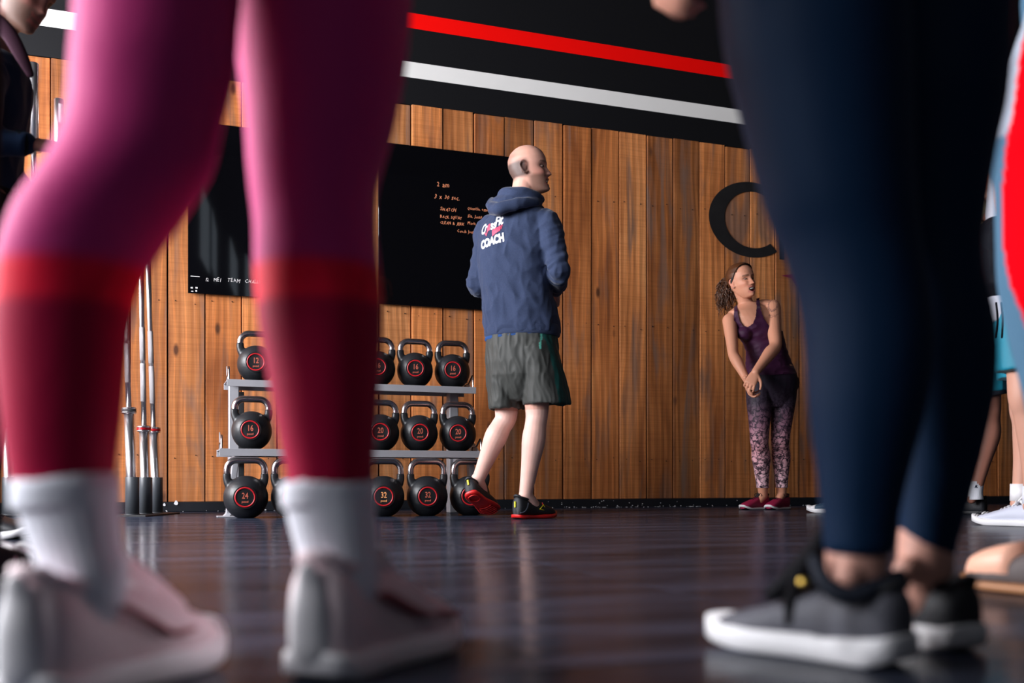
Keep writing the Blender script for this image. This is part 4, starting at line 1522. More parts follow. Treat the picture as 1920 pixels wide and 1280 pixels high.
TX = (V(1, 0, 0) * RV.x + V(0, 1, 0) * RV.y + Z * 0.16).normalized()
TZ = (Z - TX * Z.dot(TX)).normalized() + TX * .05


def back_text(s_, size, px, py, cond, bold, m_):
    """lettering condensed to the print's width, its left foot at pixel px, py"""
    o_ = at(px, py, 4.80)
    g = text_mb(s_, size, V(0, 0, 0), V(1, 0, 0), V(0, 1, 0), offset=bold, res=4)
    g.v = [tuple(o_ + TX * (v[0] * cond) + TZ * v[1]) for v in g.v]
    return wrap_print(subdiv_mb(g), m_, 'print_lettering')


def back_poly(polys, m_, name):
    g = MB()
    for pl in polys:
        c_ = (sum(p[0] for p in pl) / len(pl), sum(p[1] for p in pl) / len(pl))
        pts = [at(p[0], p[1], 4.80) for p in pl]
        g.add(pts, [tuple(range(len(pl)))])
    return wrap_print(subdiv_mb(g), m_, name)


back_text('C', .074, 910, 444, .60, .002, M_PRINTW)
back_text('r', .066, 920.5, 441, .80, .002, M_PRINTW)
back_poly([[(928, 428), (937.5, 425), (939, 438), (930, 441)]], M_PRINTR, 'print_square')
back_poly([[(920, 441), (924, 439.5), (928, 444), (935, 435), (929.5, 449), (924, 444)]], M_PRINTR, 'print_check_mark')
back_text('ss', .064, 940, 438, .66, .002, M_PRINTW)
back_text('F', .074, 951, 434, .62, .002, M_PRINTW)
back_text('i', .066, 959, 432, .72, .002, M_PRINTW)
back_text('t', .072, 962.5, 431, .78, .002, M_PRINTW)
back_poly([[(944.5, 440), (966, 433), (968, 443), (946, 451)]], M_PRINTR, 'print_label')
back_poly([[(967, 429), (971, 433), (970, 441), (968.5, 440), (969, 434)]], M_PRINTR, 'print_label')
back_text('COACH', .053, 914, 471, .72, .0035, M_PRINTW)

# shorts
mb = MB()
torso(mb, [(at(972, 752, 4.82), .085, .075), (at(974, 735, 4.82), .115, .105), (at(978, 705, 4.81), .165, .130), (at(979, 680, 4.81), .180, .138), (at(979, 650, 4.81), .180, .138), (at(978, 626, 4.81), .174, .128), (at(978, 620, 4.81), .168, .12)], RV0, 36)
RL = V(math.cos(math.radians(15)), -math.sin(math.radians(15)), 0)
for (c0, c1, c2, w0, w1, w2) in ((at(1006, 655, 4.77), at(1018, 705, 4.765), at(1026, 759, 4.765), .105, .108, .112), (at(951, 655, 4.86), at(948, 705, 4.86), at(950, 768, 4.86), .100, .095, .083)):
    a1 = RL; b1 = Z.cross(RL)
    mb.loft([(c0 + Z * .05, a1 * w0 * .9, b1 * .10), (c0, a1 * w0, b1 * .125), (c1, a1 * w1, b1 * .125), (c1.lerp(c2, .6), a1 * w2, b1 * .12), (c2, a1 * w2 * 1.02, b1 * .12), (c2 + Z * .001, a1 * (w2 * 1.02 - .010), b1 * .11), (c2 + Z * .03, a1 * (w2 - .018), b1 * .10)], 36)
me = fused(mb, 0.0055, 4)


def shorts_folds(co):
    q = co * np.array((13, 12, 3.2)); q[:, 0] += co[:, 2] * 5
    return q, .35 + sm((.80 - co[:, 2]) / .2) * .9


folds(me, 0.007, 1, shorts_folds, 5.0)
folds(me, 0.003, (40, 34, 12), seed=1.0)
co = coords(me)
c = np.repeat(np.array([(.040, .042, .039)]), len(co), 0)
hipr = at(1006, 655, 4.77)
rel = (co - np.array(hipr)) @ np.array(RL)
fwd_ = (co - np.array(hipr)) @ np.array(Z.cross(RL))
gcol = np.array((.004, .05, .045))
m = (rel > .045) & (fwd_ > -.085 - 0 * rel)
c[m] = gcol
pip = np.abs(rel - .045 - .0) < .004
c[(pip) & (co[:, 2] > .80) & (fwd_ < 0)] = (.10, .42, .33)
paint(me, c)
make('shorts', me, M_SHORTS, coach)

# shoes
toeR = at(1040, 966, 4.95); heelR = at(966, 973, 4.73); heelR.z = 0; toeR.z = 0
shoe(coach, heelR, toeR, .285, 1.0, M_SHOEBLACK, M_SOLERED, M_BLACKLACE, M_SHOEBLACK, heel_tab=M_YELLOW, sole_h=.016, high=1.16)
sh_o, SP = coach.children[-1], None
hl = at(882, 928, 4.80); tl = at(927, 967, 5.03); tl.z = .012
so, SP2 = shoe(coach, hl, tl, .285, 1.0, M_SHOEBLACK, M_SOLERED, M_BLACKLACE, M_SHOEBLACK, up=V(-.12, .50, .75), heel_tab=M_YELLOW, sole_h=.016)
# tread ridges on the raised red sole
mb = MB()
for t_, x0, x1 in ((.60, -.03, .03), (.66, -.035, .035), (.72, -.036, .036), (.78, -.036, .036), (.84, -.032, .032), (.90, -.026, .026)):
    mb.tube([SP2(t_ - .02, x0, -.001), SP2(t_ + .01, 0, -.002), SP2(t_ - .02, x1, -.001)], .003, n=6, sub=3)
mb.tube([SP2(.06, -.02, -.001), SP2(.03, 0, -.001), SP2(.06, .02, -.001), SP2(.2, .024, -.001), SP2(.28, 0, -.002), SP2(.2, -.024, -.001), SP2(.06, -.02, -.001)], .003, n=6, sub=3)
make('tread', mb, M_SOLERED, so)
# triangular emblem and grey heel panel on the planted shoe
of, PF = [o for o in coach.children if o.name.startswith('shoe')][0], None
hf = (toeR - heelR).normalized(); hs = hf.cross(Z)


def PR(t, x, h):
    return heelR + hf * t * .285 + hs * x + Z * h


mb = MB()
for a_, b_ in (((.47, .046), (.55, .066)), ((.55, .066), (.64, .036)), ((.64, .036), (.47, .046))):
    mb.tube([PR(a_[0], .041 + (.0 if a_[0] < .5 else .002), a_[1]), PR(b_[0], .041 + .003, b_[1])], .0020, n=6)
make('emblem', mb, M_YELLOW, of)
mb = MB(); mb.tube([PR(.55, .041, .066), PR(.545, .037, .076)], .0024, n=6)
make('emblem_tip', mb, M_SOLERED, of)
mb = MB(); mb.tube([PR(.03, .026, .030), PR(.10, .0355, .036), PR(.17, .035, .055), PR(.20, .033, .075)], .003, n=6, sub=3)
make('side_stripe', mb, M_SHOEGREY, of)

# ================================================================ LAUGHING WOMAN by the wall
M_TANK = mat('dark_plum_tank_top', (0.040, 0.004, 0.032), 0.6, spec=0.3, sheen=0.2, bump=0.2, bscale=500)
M_HAIR = mat('brown_curly_hair', (0.085, 0.028, 0.009), 0.4, spec=0.6, var=0.85, vscale=22)
M_BAND = mat('black_headband', (0.012, 0.011, 0.014), 0.6)
M_RASPBERRY = mat('raspberry_shoe_mesh', (0.30, 0.006, 0.055), 0.5, bump=0.3, bscale=500)
M_SOLEW = mat('white_sole', (0.75, 0.74, 0.76), 0.5)
M_TATTOO = mat('tattoo_ink', (0.24, 0.12, 0.10), 0.6)
M_STUD = mat('silver_stud', (0.8, 0.8, 0.8), 0.2, metal=1)


def lace_leggings():
    m = mat('lace_print_leggings', (0.1, 0.1, 0.1), 0.6, spec=0.25)
    nd, lk = nodes(m)
    b = nd['Principled BSDF']
    tc = nd.new('ShaderNodeTexCoord')
    sx = nd.new('ShaderNodeSeparateXYZ'); lk.new(tc.outputs['Object'], sx.inputs[0])
    r = nd.new('ShaderNodeValToRGB')
    e = r.color_ramp.elements
    e[0].position = .10; e[0].color = (1.0, .68, .76, 1)
    e[1].position = .90; e[1].color = (.008, .008, .014, 1)
    for p_, c_ in ((.36, (.75, .38, .43, 1)), (.52, (.25, .12, .17, 1)), (.66, (.05, .034, .055, 1)), (.78, (.016, .014, .024, 1))):
        q_ = e.new(p_); q_.color = c_
    lk.new(sx.outputs['Z'], r.inputs[0])
    # lace marks: warped voronoi edges and noise blotches
    nz = nd.new('ShaderNodeTexNoise'); nz.inputs['Scale'].default_value = 11; nz.inputs['Detail'].default_value = 5
    lk.new(tc.outputs['Object'], nz.inputs['Vector'])
    mm = nd.new('ShaderNodeVectorMath'); mm.operation = 'SCALE'; mm.inputs['Scale'].default_value = .16
    lk.new(nz.outputs['Color'], mm.inputs[0])
    ad = nd.new('ShaderNodeVectorMath'); ad.operation = 'ADD'
    lk.new(tc.outputs['Object'], ad.inputs[0]); lk.new(mm.outputs[0], ad.inputs[1])
    vo = nd.new('ShaderNodeTexVoronoi'); vo.feature = 'DISTANCE_TO_EDGE'; vo.inputs['Scale'].default_value = 27
    lk.new(ad.outputs[0], vo.inputs['Vector'])
    r2 = nd.new('ShaderNodeValToRGB'); r2.color_ramp.elements[0].position = .03; r2.color_ramp.elements[0].color = (0, 0, 0, 1); r2.color_ramp.elements[1].position = .10
    lk.new(vo.outputs['Distance'], r2.inputs[0])
    n2 = nd.new('ShaderNodeTexNoise'); n2.inputs['Scale'].default_value = 34; n2.inputs['Detail'].default_value = 3
    lk.new(tc.outputs['Object'], n2.inputs['Vector'])
    r3 = nd.new('ShaderNodeValToRGB'); r3.color_ramp.elements[0].position = .40; r3.color_ramp.elements[0].color = (.25, .25, .25, 1); r3.color_ramp.elements[1].position = .5
    lk.new(n2.outputs['Fac'], r3.inputs[0])
    x = nd.new('ShaderNodeMix'); x.data_type = 'RGBA'; x.blend_type = 'MULTIPLY'; x.inputs['Factor'].default_value = 1
    lk.new(r2.outputs[0], x.inputs['A']); lk.new(r3.outputs[0], x.inputs['B'])
    y = nd.new('ShaderNodeMix'); y.data_type = 'RGBA'
    y.inputs['A'].default_value = (.018, .010, .022, 1)
    lk.new(x.outputs['Result'], y.inputs['Factor']); lk.new(r.outputs[0], y.inputs['B'])
    lk.new(y.outputs['Result'], b.inputs['Base Color'])
    return m


M_LACE = lace_leggings()
wom = thing('person', V(at(1440, 955, 6.28).x, 6.28, 0), 'laughing woman with curly ponytail, plum tank top and lace-print leggings by the plank wall', 'person')
JW = dict(shR=at(1368, 601, 6.26), elR=at(1375, 664, 6.14), wrR=at(1400, 712, 6.03),
          shL=at(1448, 577, 6.29), elL=at(1454, 648, 6.12), wrL=at(1417, 697, 5.99),
          hipR=at(1424, 712, 6.27), hipL=at(1470, 712, 6.31), knR=at(1424, 825, 6.20), knL=at(1463, 825, 6.25), anR=at(1431, 928, 6.31), anL=at(1466, 925, 6.34))
hw_ = Head(at(1391, 529, 6.26), V(.46, -.88, .12), V(-.16, -.02, 1), .94, smile=1.0, male=False)
mb = MB()
hw_.shell(mb); hw_.ears(mb)
nb = at(1404, 583, 6.30)
hw_.neck(mb, nb, .046, .052)
arm(mb, JW['shR'], JW['elR'], JW['wrR'], .88); arm(mb, JW['shL'], JW['elL'], JW['wrL'], 1.02)
leg(mb, JW['hipR'], JW['knR'], JW['anR'], .92, 0, V(.4, .9, 0)); leg(mb, JW['hipL'], JW['knL'], JW['anL'], .92, 0, V(.4, .9, 0))
for k_, a_, d_ in (('anR', 'a', V(-.05, -.03, -.06)), ('anL', 'a', V(-.04, -.04, -.06))):
    mb.tube([JW[k_], JW[k_] + d_ * .6], [.030, .024], n=14)
RW = V(1, .12, 0).normalized()
TWO = [(at(1447, 735, 6.29), .155, .11), (at(1447, 712, 6.29), .160, .115), (at(1444, 690, 6.29), .150, .11), (at(1439, 660, 6.29), .122, .10), (at(1433, 640, 6.29), .120, .10), (at(1421, 615, 6.29), .140, .115), (at(1414, 598, 6.29), .150, .11), (at(1409, 585, 6.29), .150, .085), (at(1407, 576, 6.30), .10, .07), (at(1404, 568, 6.30), .055, .055)]
torso(mb, TWO, RW)
mb.tube([JW['shR'], at(1385, 590, 6.30), nb, at(1430, 575, 6.31), JW['shL']], [.046, .045, .05, .047, .048], n=14, sub=3)
hand(mb, JW['wrL'], at(1398, 737, 5.96) - JW['wrL'], V(.25, .85, -.2), 1, .90, .75, 1.2, .2)
hand(mb, JW['wrR'], at(1412, 752, 6.06) - JW['wrR'], V(.4, -.3, .1), 1, .88, .8, 1.0, .6)
me = fused(mb, 0.0042, 3)
co = coords(me)
skin_w = (0.66, 0.30, 0.19)
paint(me, np.clip(hw_.colors(co, skin_w, brow=(.07, .03, .015), lips=(.55, .16, .14), flush=.3), 0, 1))
body_w = make('body', me, M_SKIN, wom)
bvh_w = BVHTree.FromPolygons([Vector(v) for v in co], [tuple(p.vertices) for p in me.polygons])
hw_.eyes(wom); hw_.mouth(wom)
mb = MB(); mb.ball(hw_.P(.079, .0, -.030), .0035); make('ear_stud', mb, M_STUD, wom)
# tank top: shell of the trunk, cut along neckline and arm holes
mb = MB()
G_ = .008
torso(mb, [(at(1446, 712, 6.29), .166, .124), (at(1444, 700, 6.29), .163, .122), (at(1441, 680, 6.29), .143, .112), (at(1438, 660, 6.29), .129, .106), (at(1433, 643, 6.29), .128, .107), (at(1421, 620, 6.29), .150, .124), (at(1414, 600, 6.29), .162, .124), (at(1409, 586, 6.29), .162, .100), (at(1407, 577, 6.30), .107, .077), (at(1404, 569, 6.30), .062, .062)], RW, 40)
mb.tube([JW['shR'], at(1385, 590, 6.30), nb, at(1430, 575, 6.31), JW['shL']], [.055, .057, .063, .060, .058], n=16, sub=3)
for bx in (1397, 1424):
    mb.ball(at(bx, 625, 6.215), .052, .048, .046)
me = fused(mb, 0.0042, 14)
folds(me, 0.0035, (16, 10, 26), seed=4.0)
co = coords(me)
ppx = 960 + co[:, 0] / co[:, 1] * F; ppy = 900 - (co[:, 2] - CH) / co[:, 1] * F
poly = [(1376, 566), (1375.5, 590), (1376, 604), (1371, 618), (1340, 622), (1340, 704), (1400, 704), (1450, 703), (1520, 699), (1520, 626), (1452, 618), (1441, 608), (1433, 597), (1428, 584), (1425, 568), (1424, 548), (1417, 550), (1418, 578), (1416, 594), (1411, 606), (1403, 611.5), (1394, 611), (1388, 603), (1384, 588), (1382.5, 566)]
tank = make('tank_top', trimmed(me, in_poly(ppx, ppy, poly)), M_TANK, wom)
# leggings: shell of the legs, cut at the ankle
mb = MB()
leg(mb, JW['hipR'], JW['knR'], JW['anR'], .92, .006, V(.4, .9, 0)); leg(mb, JW['hipL'], JW['knL'], JW['anL'], .92, .006, V(.4, .9, 0))
torso(mb, [(at(1447, 765, 6.29), .09, .09), (at(1447, 745, 6.29), .140, .108), (at(1447, 730, 6.29), .160, .116), (at(1447, 712, 6.29), .166, .120), (at(1445, 697, 6.29), .158, .115), (at(1444, 692, 6.29), .150, .11)], RW)
for s_ in (-1, 1):
    mb.ball(at(1447 + s_ * 22 + 8, 718, 6.36), .075, .07, .075)
me = fused(mb, .0045, 3)
co = coords(me)
ppy = 900 - (co[:, 2] - CH) / co[:, 1] * F
leg_w = make('leggings', trimmed(me, ppy < 914.5), M_LACE, wom)
M_HEMPINK = mat('pink_hem', (.62, .34, .40), .6)
for k_ in ('anR', 'anL'):
    a_ = JW[k_].lerp(JW['kn' + k_[2]], .09)
    mb = MB(); mb.tube([a_ + Z * .020, a_ + Z * .014], .0395, n=20, ends=False); make('hem_line', mb, M_BAND, leg_w)

# tattoo on the upper arm, drawn as thin ink strips lying on the skin
ink = MB()


def ink_line(pp, r=.0011):
    pts = []
    for (x, y) in pp:
        o3 = at(x, y, 5.6); d = (at(x, y, 6.6) - o3).normalized()
        h = bvh_w.ray_cast(o3, d)
        if h[0] is not None: pts.append(h[0] + h[1] * .0004)
    if len(pts) > 1: ink.tube(pts, r, n=5)


for r_ in (1.0, .80):
    ink_line([(1449.5 + math.cos(a) * 9.2 * r_ - math.sin(a) * 2.5 * r_, 571 + math.sin(a) * 12.5 * r_) for a in np.linspace(0.8, 6.9, 22)], .0010 if r_ < 1 else .0014)
for i in range(16):
    a = .8 + i * .385
    ink_line([(1449.5 + math.cos(a) * 9.2 * q - math.sin(a) * 2.5 * q, 571 + math.sin(a) * 12.5 * q) for q in (.80, .9, 1.1)], .0013)
ink_line([(1441, 592), (1443, 589), (1444, 593), (1447, 590), (1448, 593), (1451, 590), (1453, 595), (1455, 590), (1459, 589), (1463, 586)], .0011)
ink_line([(1443, 595), (1447, 595), (1451, 593)], .0009)
make('tattoo', ink, M_TATTOO, body_w)
# hair: cap behind the band, curly ponytail
mb = MB()
hw_.shell(mb, 128, 100, grow=.009)
me = bpy.data.meshes.new('cap'); me.from_pydata(mb.v, [], mb.f)
L = hw_.local(coords(me))
pl = (L[:, 1] + .005) * .83 - (L[:, 2] - .02) * .57
keepv = (pl < .012) & (L[:, 2] > -.060 + np.clip(L[:, 1] + .09, 0, 1) * .9) & ~((L[:, 1] > -.036) & (L[:, 2] < .030))
capm = trimmed(me, keepv)
cap = MB(); cap.add([tuple(v.co) for v in capm.vertices], [tuple(p.vertices) for p in capm.polygons if len(p.vertices) < 10])
rnd = random.Random(3)
root = hw_.P(.0, -.104, .050)
for i in range(420):
    # loose curls falling from the tie, helical strands
    dirn = V(rnd.gauss(-.35, .42), rnd.gauss(0.0, .40), rnd.gauss(.05, .40)).normalized()
    ln = rnd.uniform(.05, .155)
    r_h = rnd.uniform(.005, .010); turns = ln / .16 * rnd.uniform(4.0, 6.5); ph = rnd.uniform(0, 6.3)
    e1 = dirn.orthogonal().normalized(); e2 = dirn.cross(e1)
    drop = rnd.uniform(.08, .175)
    pts = []
    for k in range(26):
        t = k / 25
        p = root + dirn * (ln * .62 * math.sin(t * 1.5)) + Z * (-drop * t ** 1.5) + V(-.006, 0, 0)
        p += (e1 * math.cos(ph + turns * 6.283 * t) + e2 * math.sin(ph + turns * 6.283 * t)) * r_h * min(1, t * 4)
        pts.append(p)
    cap.tube(pts, [.0030] * 14 + [.0026] * 8 + [.0015] * 4, n=4, ends=False)
for i in range(90):
    # strands combed back over the crown
    x0 = rnd.uniform(-.070, .070)
    pts = []
    for k in range(9):
        t = k / 8
        a_ = math.radians(58 + t * 105)
        wz = math.sqrt(max(.05, 1 - (x0 / .0815) ** 2))
        y_ = math.cos(a_) * .103 * (.6 + .4 * wz); z_ = math.sin(a_) * .117 * wz + .008
        xx = x0 * (1 - .6 * t ** 2.5) + rnd.uniform(-.001, .001)
        pts.append(hw_.P(xx, y_ - .006, z_ + rnd.uniform(0, .003)))
    cap.tube(pts, .0042, n=5, sub=1)
make('hair', cap, M_HAIR, wom)
mb = MB(); pts = []
for i in range(21):
    a_ = math.radians(-14 + i * 208 / 20)
    s_, c_ = math.sin(a_), math.cos(a_)
    pts.append(hw_.P(c_ * .0825, -.002 + .062 * s_, .022 + .0905 * s_))
mb.tube(pts, .0078, n=8, side=hw_.f, flat=.35, sub=2)
make('headband', mb, M_BAND, wom)
for hx, tx_, z0_, z1_ in ((1440, 1384, 6.35, 6.20), (1477, 1434, 6.39, 6.20)):
    h_ = at(hx, 955, z0_); t_ = at(tx_, 955, z1_); h_.z = t_.z = 0
    shoe(wom, h_, t_, .245, .98, M_RASPBERRY, M_SOLEW, M_BLACKLACE, M_BAND, sole_h=.012, high=1.15)
# ================================================================ FOREGROUND: pink leggings (left)
M_PINK = vmat('berry_leggings', 0.65, 0.12, sheen=0.04, bump=0.12, bscale=900, sstint=(1, .62, .78))
M_SOCK = mat('white_sock', (0.74, 0.75, 0.82), 0.85, spec=0.1, sheen=0.2, bump=0.3, bscale=350)
M_SNEAK = mat('pale_pink_sneaker_mesh', (0.78, 0.62, 0.65), 0.6, bump=0.3, bscale=400)
M_SNEAKD = mat('dusty_rose_panel', (0.34, 0.07, 0.08), 0.5)
M_TAB = mat('tan_heel_lining', (0.45, 0.22, 0.15), 0.6)
M_WHITE = mat('white_shoe_trim', (0.80, 0.78, 0.80), 0.5)
M_DARKTOP = mat('black_sports_top', (0.012, 0.012, 0.016), 0.7)
M_HAIRD = mat('dark_brown_hair', (0.03, 0.015, 0.008), 0.5)


def simple_upper(root, pelvis, neckp, right, head_f, skin, top_m, arms=None, k=1.0, male=False, hair=True, legs_mb=None, hair_m=None, vox=.009, headk=.95, top_low=0.35, chin=None, arm_skin=True):
    """body above the legs: continuous body mesh, top and hair"""
    right = Vector(right).normalized()
    pelvis, neckp = Vector(pelvis), Vector(neckp)
    ax = (neckp - pelvis)
    L_ = ax.length
    hd_ = Head(neckp + ax.normalized() * .135 * headk + Vector(head_f).normalized() * .02, head_f, ax, headk, smile=.2, male=male)
    mb = legs_mb or MB()
    hd_.shell(mb, 72, 56); hd_.ears(mb); hd_.neck(mb, neckp - ax.normalized() * .02, .05 * k, .06 * k)
    wd_ = 1.0 if male else .9
    rows = [(-.12, .12, .09), (-.02, .165, .115), (.12, .160, .11), (.35, .130 if not male else .145, .10), (.60, .145 * wd_ / .95, .11), (.82, .165 * wd_, .11), (.93, .13 * wd_, .085), (1.0, .06, .06)]
    torso(mb, [(pelvis + ax * t, a_ * k, b_ * k) for t, a_, b_ in rows], right)
    arms = arms or []
    for side, (el, wr, fd, pn) in arms:
        sh = pelvis + ax * .88 + right * .165 * side * wd_ * k
        arm(mb, sh, Vector(el), Vector(wr), .95 * k if male else .85)
        hand(mb, Vector(wr), fd, pn, side, .95 if male else .88, .7)
    me = fused(mb, vox, 3)
    paint(me, np.clip(hd_.colors(coords(me), skin, stubble=(.10, .06, .05) if male else None), 0, 1))
    body = make('body', me, M_SKIN, root)
    mb = MB()
    rows = [(top_low - .02, .13, .10), (top_low, .145, .118), (.5, .150, .12), (.62, .165, .128), (.80, .175, .125), (.90, .15, .10), (.955, .10, .08)]
    torso(mb, [(pelvis + ax * t, a_ * k * wd_ + .006, b_ * k + .004) for t, a_, b_ in rows], right)
    for side, (el, wr, fd, pn) in arms:
        sh = pelvis + ax * .88 + right * .165 * side * wd_ * k
        mb.tube([pelvis + ax * .84 + right * .08 * side, sh, sh.lerp(Vector(el), .55)], [.07, .066, .060], n=16, sub=3)
    me = fused(mb, vox, 4)
    folds(me, .006, (12, 12, 9), seed=pelvis.x * 7)
    top = make('top', me, top_m, root)
    if hair:
        mb = MB()
        mb.ball(hd_.P(0, -.012, .035), .083 * headk, .098 * headk, .095 * headk, hd_.r, hd_.f, hd_.u, 24, 16)
        if not male:
            mb.tube([hd_.P(0, -.09, .04), hd_.P(0, -.14, 0), hd_.P(0, -.13, -.12)], [.03, .035, .015], n=14, sub=3)
        make('hair', mb, hair_m or M_HAIRD, root)
    return hd_, body, top


pk = thing('person', V(-.23, .95, 0), 'person in berry-pink leggings and white socks, legs close to the lens, seen from behind', 'person')
rowsL = [(-560, 235, 480), (-400, 205, 480), (-200, 175, 465), (0, 150, 447), (60, 146, 442), (130, 140, 437), (220, 133, 415), (300, 106, 398), (350, 72, 372), (400, 38, 338), (480, 8, 283), (540, 0, 254), (600, -3, 240), (680, 2, 232), (760, 9, 226), (840, 18, 217), (912, 30, 210), (925, 32, 209)]
rowsR = [(-560, 400, 700), (-400, 405, 745), (-200, 412, 775), (0, 432, 772), (60, 440, 768), (130, 449, 760), (230, 461, 742), (300, 465, 722), (360, 470, 706), (420, 477, 704), (500, 478, 712), (560, 481, 718), (620, 488, 717), (700, 502, 713), (780, 516, 708), (860, 532, 702), (912, 542, 700), (925, 543, 700)]
mb = MB()
zL0, zL1, zR0, zR1 = .86, .872, .99, .96
contour_leg(mb, rowsL, zL0, zL1, 0, 905)
contour_leg(mb, rowsR, zR0, zR1, 0, 905)
PEL = V(-.235, .855, 1.0)
PKR = V(.80, .60, 0)
torso(mb, [(PEL + Z * -.19, .13, .11), (PEL + Z * -.12, .17, .13), (PEL + Z * -.02, .178, .135), (PEL + Z * .08, .165, .12), (PEL + Z * .20, .135, .11)], PKR)
me = fused(mb, .006, 6)
co = coords(me)
z = co[:, 2]
up_c, band, low_c = np.array((.56, .034, .20)), np.array((.85, .006, .04)), np.array((.40, .003, .045))
zleg = np.where(co[:, 0] < -.29, .868, .975)
band_z0, band_z1 = CH + (900 - 566) / F * zleg, CH + (900 - 519) / F * zleg
m1 = sm((z - band_z1) / .012)[:, None]
m2 = sm((z - band_z0 + .012) / .012)[:, None]
rib = 1 + .12 * np.sin(np.arctan2(co[:, 1] - .86, co[:, 0] + .165) * 60)[:, None]
side = sm((co[:, 1] - (.86)) / .03)[:, None] * 0
c = up_c * m1 + (1 - m1) * (m2 * band * rib + (1 - m2) * low_c)
# red stripe of the knit along the calf, wrapping from the shin
paint(me, np.clip(c, 0, 1))
make('leggings', me, M_PINK, pk)
simple_upper(pk, PEL, PEL + V(.02, .02, .50), PKR, V(-.5, .85, 0), (.55, .28, .2), M_DARKTOP,
             arms=[(1, (V(.05, 1.12, 1.28), V(-.14, 1.16, 1.22), V(-.8, .0, 0), V(0, 0, -1))), (-1, (V(-.48, .98, 1.28), V(-.28, 1.06, 1.22), V(.8, 0, 0), V(0, 0, -1)))], k=.95)


def ankle_pt(px, py, z): return at(px, py, z)


# left foot
PF = {}
for nm, (hp, tp, ctop, rows) in {
        'l': ((at(60, 1290, .80), at(360, 1235, 1.04)), None, None, None),
        'r': ((at(585, 1290, .80), at(800, 1235, 1.04)), None, None, None)}.items() if False else []:
    pass


def fg_sock(root, pts, rs, m=M_SOCK):
    o = sock(root, pts, rs, m, True)
    mb = MB(); p0, p1 = Vector(pts[0]), Vector(pts[1])
    mb.tube([p0 + Z * .002, p0 - Z * .012, p0 - Z * .024], [rs[0] * 1.02, rs[0] * 1.035, rs[0] * 1.02], n=64, sub=2, ends=False)
    make('sock_cuff', mb, m, o)
    return o


def fg_heel(px_heel, z_heel, px_toe, z_toe, L):
    """heel and toe floor points; the toe's distance is solved so that the shoe is L long and ends in the column px_toe"""
    h = V((px_heel - 960) / F * z_heel, z_heel, 0)
    sg = 1 if z_toe >= z_heel else -1
    k = (px_toe - 960) / F
    best = None
    for i in range(600):
        z = z_heel + sg * L * i / 599
        e_ = abs((V(k * z, z, 0) - h).length - L)
        if best is None or e_ < best[0]: best = (e_, z)
    z = best[1]; t = V(k * z, z, 0)
    return h, h + (t - h).normalized() * L


# pink person's left foot (photo left)
h_, t_ = fg_heel(35, .795, 380, 1.02, .258)
sk = fg_sock(pk, [at(124, 903, .868), at(133, 960, .866), at(148, 1030, .862), at(162, 1090, .858), at(160, 1150, .862), at(165, 1190, .87)], [.0430, .0405, .0365, .0335, .028, .020])
s1_, Pf = shoe(pk, h_, t_, (t_ - h_).length, 1.08, M_SNEAK, M_WHITE, M_WHITE, M_SNEAK, heel_tab=M_TAB, sole_h=.024, high=1.28, label='left sneaker, pale pink')
for P_, s_ in ((Pf, s1_),):
    mb = MB(); mb.tube([P_(.30, .039, .075), P_(.42, .041, .060), P_(.52, .0445, .045), P_(.62, .048, .045)], .0055, n=8, sub=3, flat=.5)
    make('side_panel', mb, M_SNEAKD, s_)
    mb = MB(); mb.tube([P_(.01, 0, .035), P_(-.004, 0, .065), P_(.002, 0, .088), P_(-.012, 0, .102)], [.020, .018, .014, .009], n=14, sub=3, flat=.6)
    make('heel_counter', mb, M_WHITE, s_)
h_, t_ = fg_heel(580, .90, 812, 1.02, .268)
sk = fg_sock(pk, [at(617, 906, .962), at(622, 960, .958), at(632, 1030, .953), at(640, 1095, .950), at(640, 1135, .955), at(655, 1165, .965)], [.0440, .0420, .0380, .0350, .029, .020])
s2_, Pf2 = shoe(pk, h_, t_, (t_ - h_).length, 1.08, M_SNEAK, M_WHITE, M_WHITE, M_SNEAK, heel_tab=M_TAB, sole_h=.024, high=1.28, label='right sneaker, pale pink with rose panels')
for P_, s_ in ((Pf2, s2_),):
    mb = MB(); mb.tube([P_(.26, .039, .075), P_(.40, .041, .060), P_(.52, .0445, .048), P_(.66, .049, .045), P_(.80, .047, .04)], .009, n=8, sub=3, flat=.4)
    make('side_panel', mb, M_SNEAKD, s_)
    mb = MB(); mb.tube([P_(.01, 0, .035), P_(-.004, 0, .065), P_(.002, 0, .088), P_(-.012, 0, .102)], [.020, .018, .014, .009], n=14, sub=3, flat=.6)
    make('heel_counter', mb, M_WHITE, s_)

